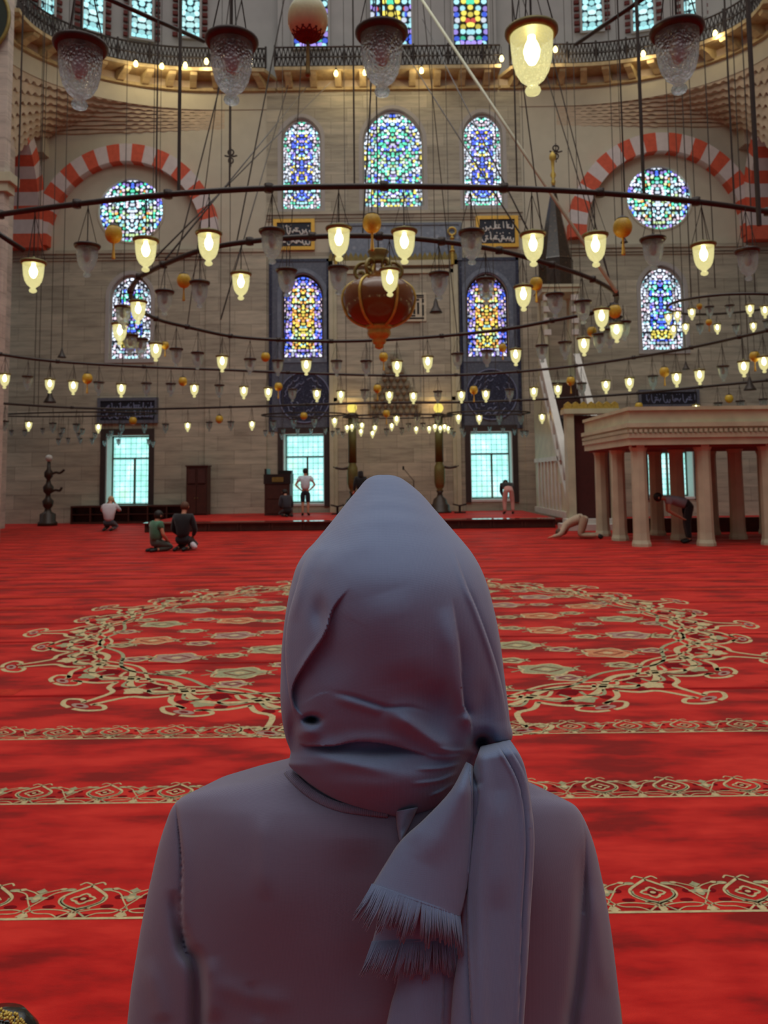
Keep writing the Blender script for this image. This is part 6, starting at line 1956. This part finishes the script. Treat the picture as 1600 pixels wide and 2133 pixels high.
F2 = Folds()
F2.ridge([(968, 1600), (930, 1700), (880, 1800)], 30, 4 * mm)
F2.step([(978, 1600), (982, 1700), (972, 1860)], 8, 3 * mm, False)
F2.ridge([(940, 1640), (890, 1700), (850, 1760)], 14, 3 * mm)
_, rw = cloth_strip('upper_fringed_end', [(972, 1588), (940, 1648), (886, 1706), (836, 1752), (804, 1800), (776, 1846)], [(984, 1596), (984, 1660), (984, 1740), (978, 1820), (966, 1880), (958, 1908)], lambda t: 0.727 - 0.012 * t + 0.03 * max(0.0, 1 - t * 5) ** 2, F2)
fringe('fringe', rw[-1], lambda u: (-0.6 + 0.75 * u, 0.9), 0.031, 260, 21)
F3 = Folds(); F3.ridge([(880, 1860), (870, 1960)], 20, 2 * mm)
_, rw = cloth_strip('lower_fringed_end', [(800, 1846), (792, 1890), (784, 1935), (776, 1966)], [(980, 1850), (978, 1890), (974, 1930), (968, 1956)], lambda t: 0.737 - 0.005 * t, F3, 30, 40, bulge=0.006)
fringe('fringe', rw[-1], lambda u: (-0.5 + 0.6 * u, 0.95), 0.031, 260, 22)
F4 = Folds(); F4.ridge([(880, 1980), (870, 2133)], 26, 3 * mm, False); F4.step([(925, 1990), (920, 2180)][::-1], 9, 4 * mm, False)
cloth_strip('under_scarf_layer', [(836, 1960), (828, 2040), (812, 2100), (796, 2180)], [(960, 1950), (956, 2040), (948, 2110), (942, 2180)], lambda t: 0.744 - 0.006 * t, F4, 40, 40, bulge=0.008)
F5 = Folds(); F5.ridge([(860, 1690), (835, 1740)], 6, -2 * mm)
cloth_strip('folded_corner', [(824, 1690), (826, 1720), (832, 1752)], [(872, 1682), (858, 1712), (840, 1748)], lambda t: 0.752, F5, 16, 12, bulge=0.004)

# sweater: shoulders, back and both sleeves in one surface
SL = [(1590, 606), (1602, 590), (1612, 560), (1622, 520), (1634, 460), (1646, 412), (1660, 380), (1680, 360), (1710, 347), (1760, 331), (1820, 317), (1870, 306), (1930, 294), (1990, 284), (2060, 273), (2133, 265), (2300, 250)]
SR = [(1590, 1010), (1602, 1050), (1612, 1072), (1622, 1090), (1634, 1108), (1646, 1130), (1656, 1150), (1666, 1178), (1680, 1200), (1710, 1219), (1760, 1238), (1820, 1252), (1870, 1262), (1930, 1272), (1990, 1280), (2060, 1288), (2133, 1296), (2300, 1310)]
YS_S = [(1590, 0.83), (1700, 0.845), (1900, 0.85), (2300, 0.85)]
YB_S = [(1590, 0.80), (1640, 0.785), (1700, 0.765), (1800, 0.755), (1950, 0.76), (2133, 0.775), (2300, 0.785)]
FS = Folds()
FS.step([(366, 1664), (374, 1720), (380, 1790), (378, 1860), (379, 1920), (386, 1968), (408, 2002)], 22, 6 * mm, True)
FS.ridge([(376, 1900), (384, 1968), (404, 2000), (412, 2040), (412, 2133), (408, 2300), (404, 2500)], 15, -24 * mm)
FS.ridge([(360, 1850), (370, 1930), (392, 1985)], 12, -8 * mm)
FS.ridge([(430, 1990), (440, 2060), (444, 2133)], 22, 6 * mm)
FS.ridge([(1222, 1720), (1216, 1800), (1214, 1880), (1210, 1960), (1200, 2060), (1190, 2133), (1184, 2300), (1180, 2500)], 14, -18 * mm)
FS.step([(1222, 1700), (1217, 1790), (1213, 1880)][::-1], 16, 4 * mm)
FS.ridge([(545, 1690), (548, 1780), (552, 1880)], 18, 3 * mm)
FS.ridge([(420, 1690), (600, 1720), (800, 1740)], 60, 4 * mm)
FS.dent(560, 1850, 110, 120, 8 * mm); FS.dent(1130, 1830, 70, 120, 6 * mm)
FS.ridge([(760, 1740), (760, 1900), (765, 2133)], 60, -8 * mm)
FS.ridge([(440, 2040), (520, 2075), (620, 2090)], 22, 3 * mm)
FS.ridge([(520, 2040), (540, 2133)], 14, -2.5 * mm)
FS.ridge([(300, 1990), (330, 2080), (338, 2133)], 20, 4 * mm)
FS.ridge([(1240, 1840), (1252, 1960), (1262, 2080)], 14, 4 * mm)
FS.ridge([(362, 1658), (369, 1700), (376, 1760), (379, 1830), (378, 1900), (384, 1962)], 3.2, -3.0 * mm, False)
FS.step([(364, 1660), (371, 1705), (378, 1770), (381, 1840), (380, 1905), (388, 1970)], 30, 4.5 * mm, False)
FS.ridge([(1212, 1690), (1220, 1760), (1219, 1840), (1215, 1900)], 3.0, -2.2 * mm, False)
def sweater():
    rows = []; nr, nc = 240, 200
    for i in range(nr + 1):
        y = 1592 + (2300 - 1592) * (i / nr)
        l, r = lerp_table(SL, y), lerp_table(SR, y)
        c, w = (l + r) / 2, (r - l) / 2
        ys, yb = lerp_table(YS_S, y), lerp_table(YB_S, y)
        row = []
        for k in range(nc + 1):
            a = pi * k / nc; u = -cos(a); px = c + w * u
            prof = max(0.0, 1 - abs(u) ** 2.6) ** 0.55
            Y = ys - (ys - yb) * prof - FS(px, y) * min(1, prof * 2.5)
            row.append(P(px, y, Y))
        e0, e1 = row[0], row[-1]; back = []
        for k in range(1, 16):
            t = k / 16
            back.append(Vector((e1.x + (e0.x - e1.x) * t, ys + (0.10 + 0.04 * min(1, i / 80)) * sin(pi * t) ** 0.6, e1.z + (e0.z - e1.z) * t)))
        rows.append(row + back)
    mb = MB(); mb.grid(rows, closed=True); n_ = len(rows[0])
    mb.face(list(range(n_))); mb.face([len(mb.v) - n_ + i for i in range(n_)][::-1])
    return mb
sw = W_(sweater().build('sweater', M['knit'], None, True))
# ribbed neckband
mb = MB()
cv = catmull([(606, 1580, 0), (594, 1604, 0), (616, 1634, 0), (656, 1666, 0), (706, 1687, 0), (762, 1695, 0), (830, 1699, 0), (900, 1690, 0)], 14)
for k, q in enumerate(cv):
    if k < 17 or q.x > 810: continue
    d = (cv[k + 1] - cv[k - 1]).normalized(); nv = Vector((-d.y, d.x, 0))
    if nv.y > 0: nv = -nv
    yy = lerp_table(YB_S, q.y) if q.x > 640 else lerp_table(YS_S, q.y) - 0.03 + 0.0 * k
    u = (q.x - 800) / 480
    prof = max(0.0, 1 - abs((q.x - (lerp_table(SL, q.y) + lerp_table(SR, q.y)) / 2) / ((lerp_table(SR, q.y) - lerp_table(SL, q.y)) / 2)) ** 2.6) ** 0.55
    yy = lerp_table(YS_S, q.y) - (lerp_table(YS_S, q.y) - lerp_table(YB_S, q.y)) * prof
    a_ = q + nv * 16; b_ = q - nv * 2
    mb.tube([P(a_.x, a_.y, yy - 0.001), P(q.x, q.y, yy - 0.0035), P(b_.x, b_.y, yy - 0.0005)], 0.0016, 6)
W_(mb.build('neckband', M['knit'], None, True))
# hidden body inside the clothes and long skirt below the frame
ch = [[(0, 0.93, 0.92, (0.12, 0.08)), (0, 0.92, 1.08, (0.11, 0.075)), (0, 0.90, 1.2, (0.1, 0.06)), (0.0, 0.88, 1.31, 0.045), (0, 0.86, 1.37, 0.05), (0, 0.85, 1.44, 0.075), (0, 0.88, 1.5, 0.055)]]
for sg in (-1, 1):
    ch.append([(0, 0.90, 1.2, (0.1, 0.06)), (sg * 0.16, 0.88, 1.2, 0.045), (sg * 0.215, 0.88, 1.05, 0.036), (sg * 0.225, 0.89, 0.94, 0.034), (sg * 0.17, 1.05, 0.9, 0.03), (sg * 0.08, 1.16, 0.93, 0.024)])
    ch += hand((sg * 0.08, 1.16, 0.93), (-sg * 0.5, 0.6, 0.1), sg)
    ch.append([(0, 0.93, 0.92, (0.12, 0.08)), (sg * 0.08, 0.93, 0.85, 0.08), (sg * 0.09, 0.93, 0.46, 0.05), (sg * 0.09, 0.93, 0.08, 0.035), (sg * 0.1, 1.05, 0.035, 0.028)])
W_(skin_body('body', ch, M['skin'], None, 1))
W_(skin_body('forearm_sleeves', [[(-0.215, 0.88, 1.02, 0.055), (-0.225, 0.89, 0.93, 0.052), (-0.17, 1.05, 0.895, 0.042), (-0.1, 1.14, 0.925, 0.036)]], M['knit'], None, 1))
W_(skin_body('forearm_sleeves', [[(0.215, 0.88, 1.02, 0.055), (0.225, 0.89, 0.93, 0.052), (0.17, 1.05, 0.895, 0.042), (0.1, 1.14, 0.925, 0.036)]], M['knit'], None, 1))
mb = MB(); rows_ = []
for z, rx, ry in ((0.96, 0.17, 0.11), (0.85, 0.19, 0.13), (0.6, 0.22, 0.17), (0.3, 0.26, 0.21), (0.02, 0.3, 0.25)):
    rows_.append([(rx * cos(2 * pi * k / 48) * (1 + 0.05 * cos(12 * 2 * pi * k / 48)), 0.93 + ry * sin(2 * pi * k / 48) * (1 + 0.05 * cos(12 * 2 * pi * k / 48)), z) for k in range(48)])
mb.grid(rows_, closed=True); W_(mb.build('long_skirt', cloth('dark_skirt', srgb(70, 62, 76)), None, True))

# black bag with a gold beaded rim at the lower left corner
p = PZ(5, 2150, 0.0)
c = P(2, 2118, 1.55)
root = empty('handbag', (c.x, c.y, 0), label='black glossy bag with gold beaded rim at the lower left corner', cat='bag')
hz = c.z
MB().lathe([(0.16, 0.0), (0.19, 0.05), (0.17, hz * 0.5), (0.085, hz - 0.06), (0.07, hz - 0.02), (0.045, hz + 0.008), (0.0, hz + 0.016)], (0, 0, 0), 32, 0, 1.0, 0.6).build('body', simple('black_patent', srgb(16, 15, 16), 0.15, spec=0.7), root, True)
rg = random.Random(4); mb = MB()
for k in range(40):
    a = pi * (0.0 + 1.0 * k / 39)
    for j in range(3):
        mb.ball((0.062 * cos(a) + rg.uniform(-1, 1) * 0.002, -0.03 + 0.008 * j, hz - 0.035 + 0.056 * sin(a) + rg.uniform(-1, 1) * 0.002), 0.0034, n=6, m=4)
mb.build('beaded_rim', M['gold'], root, True)
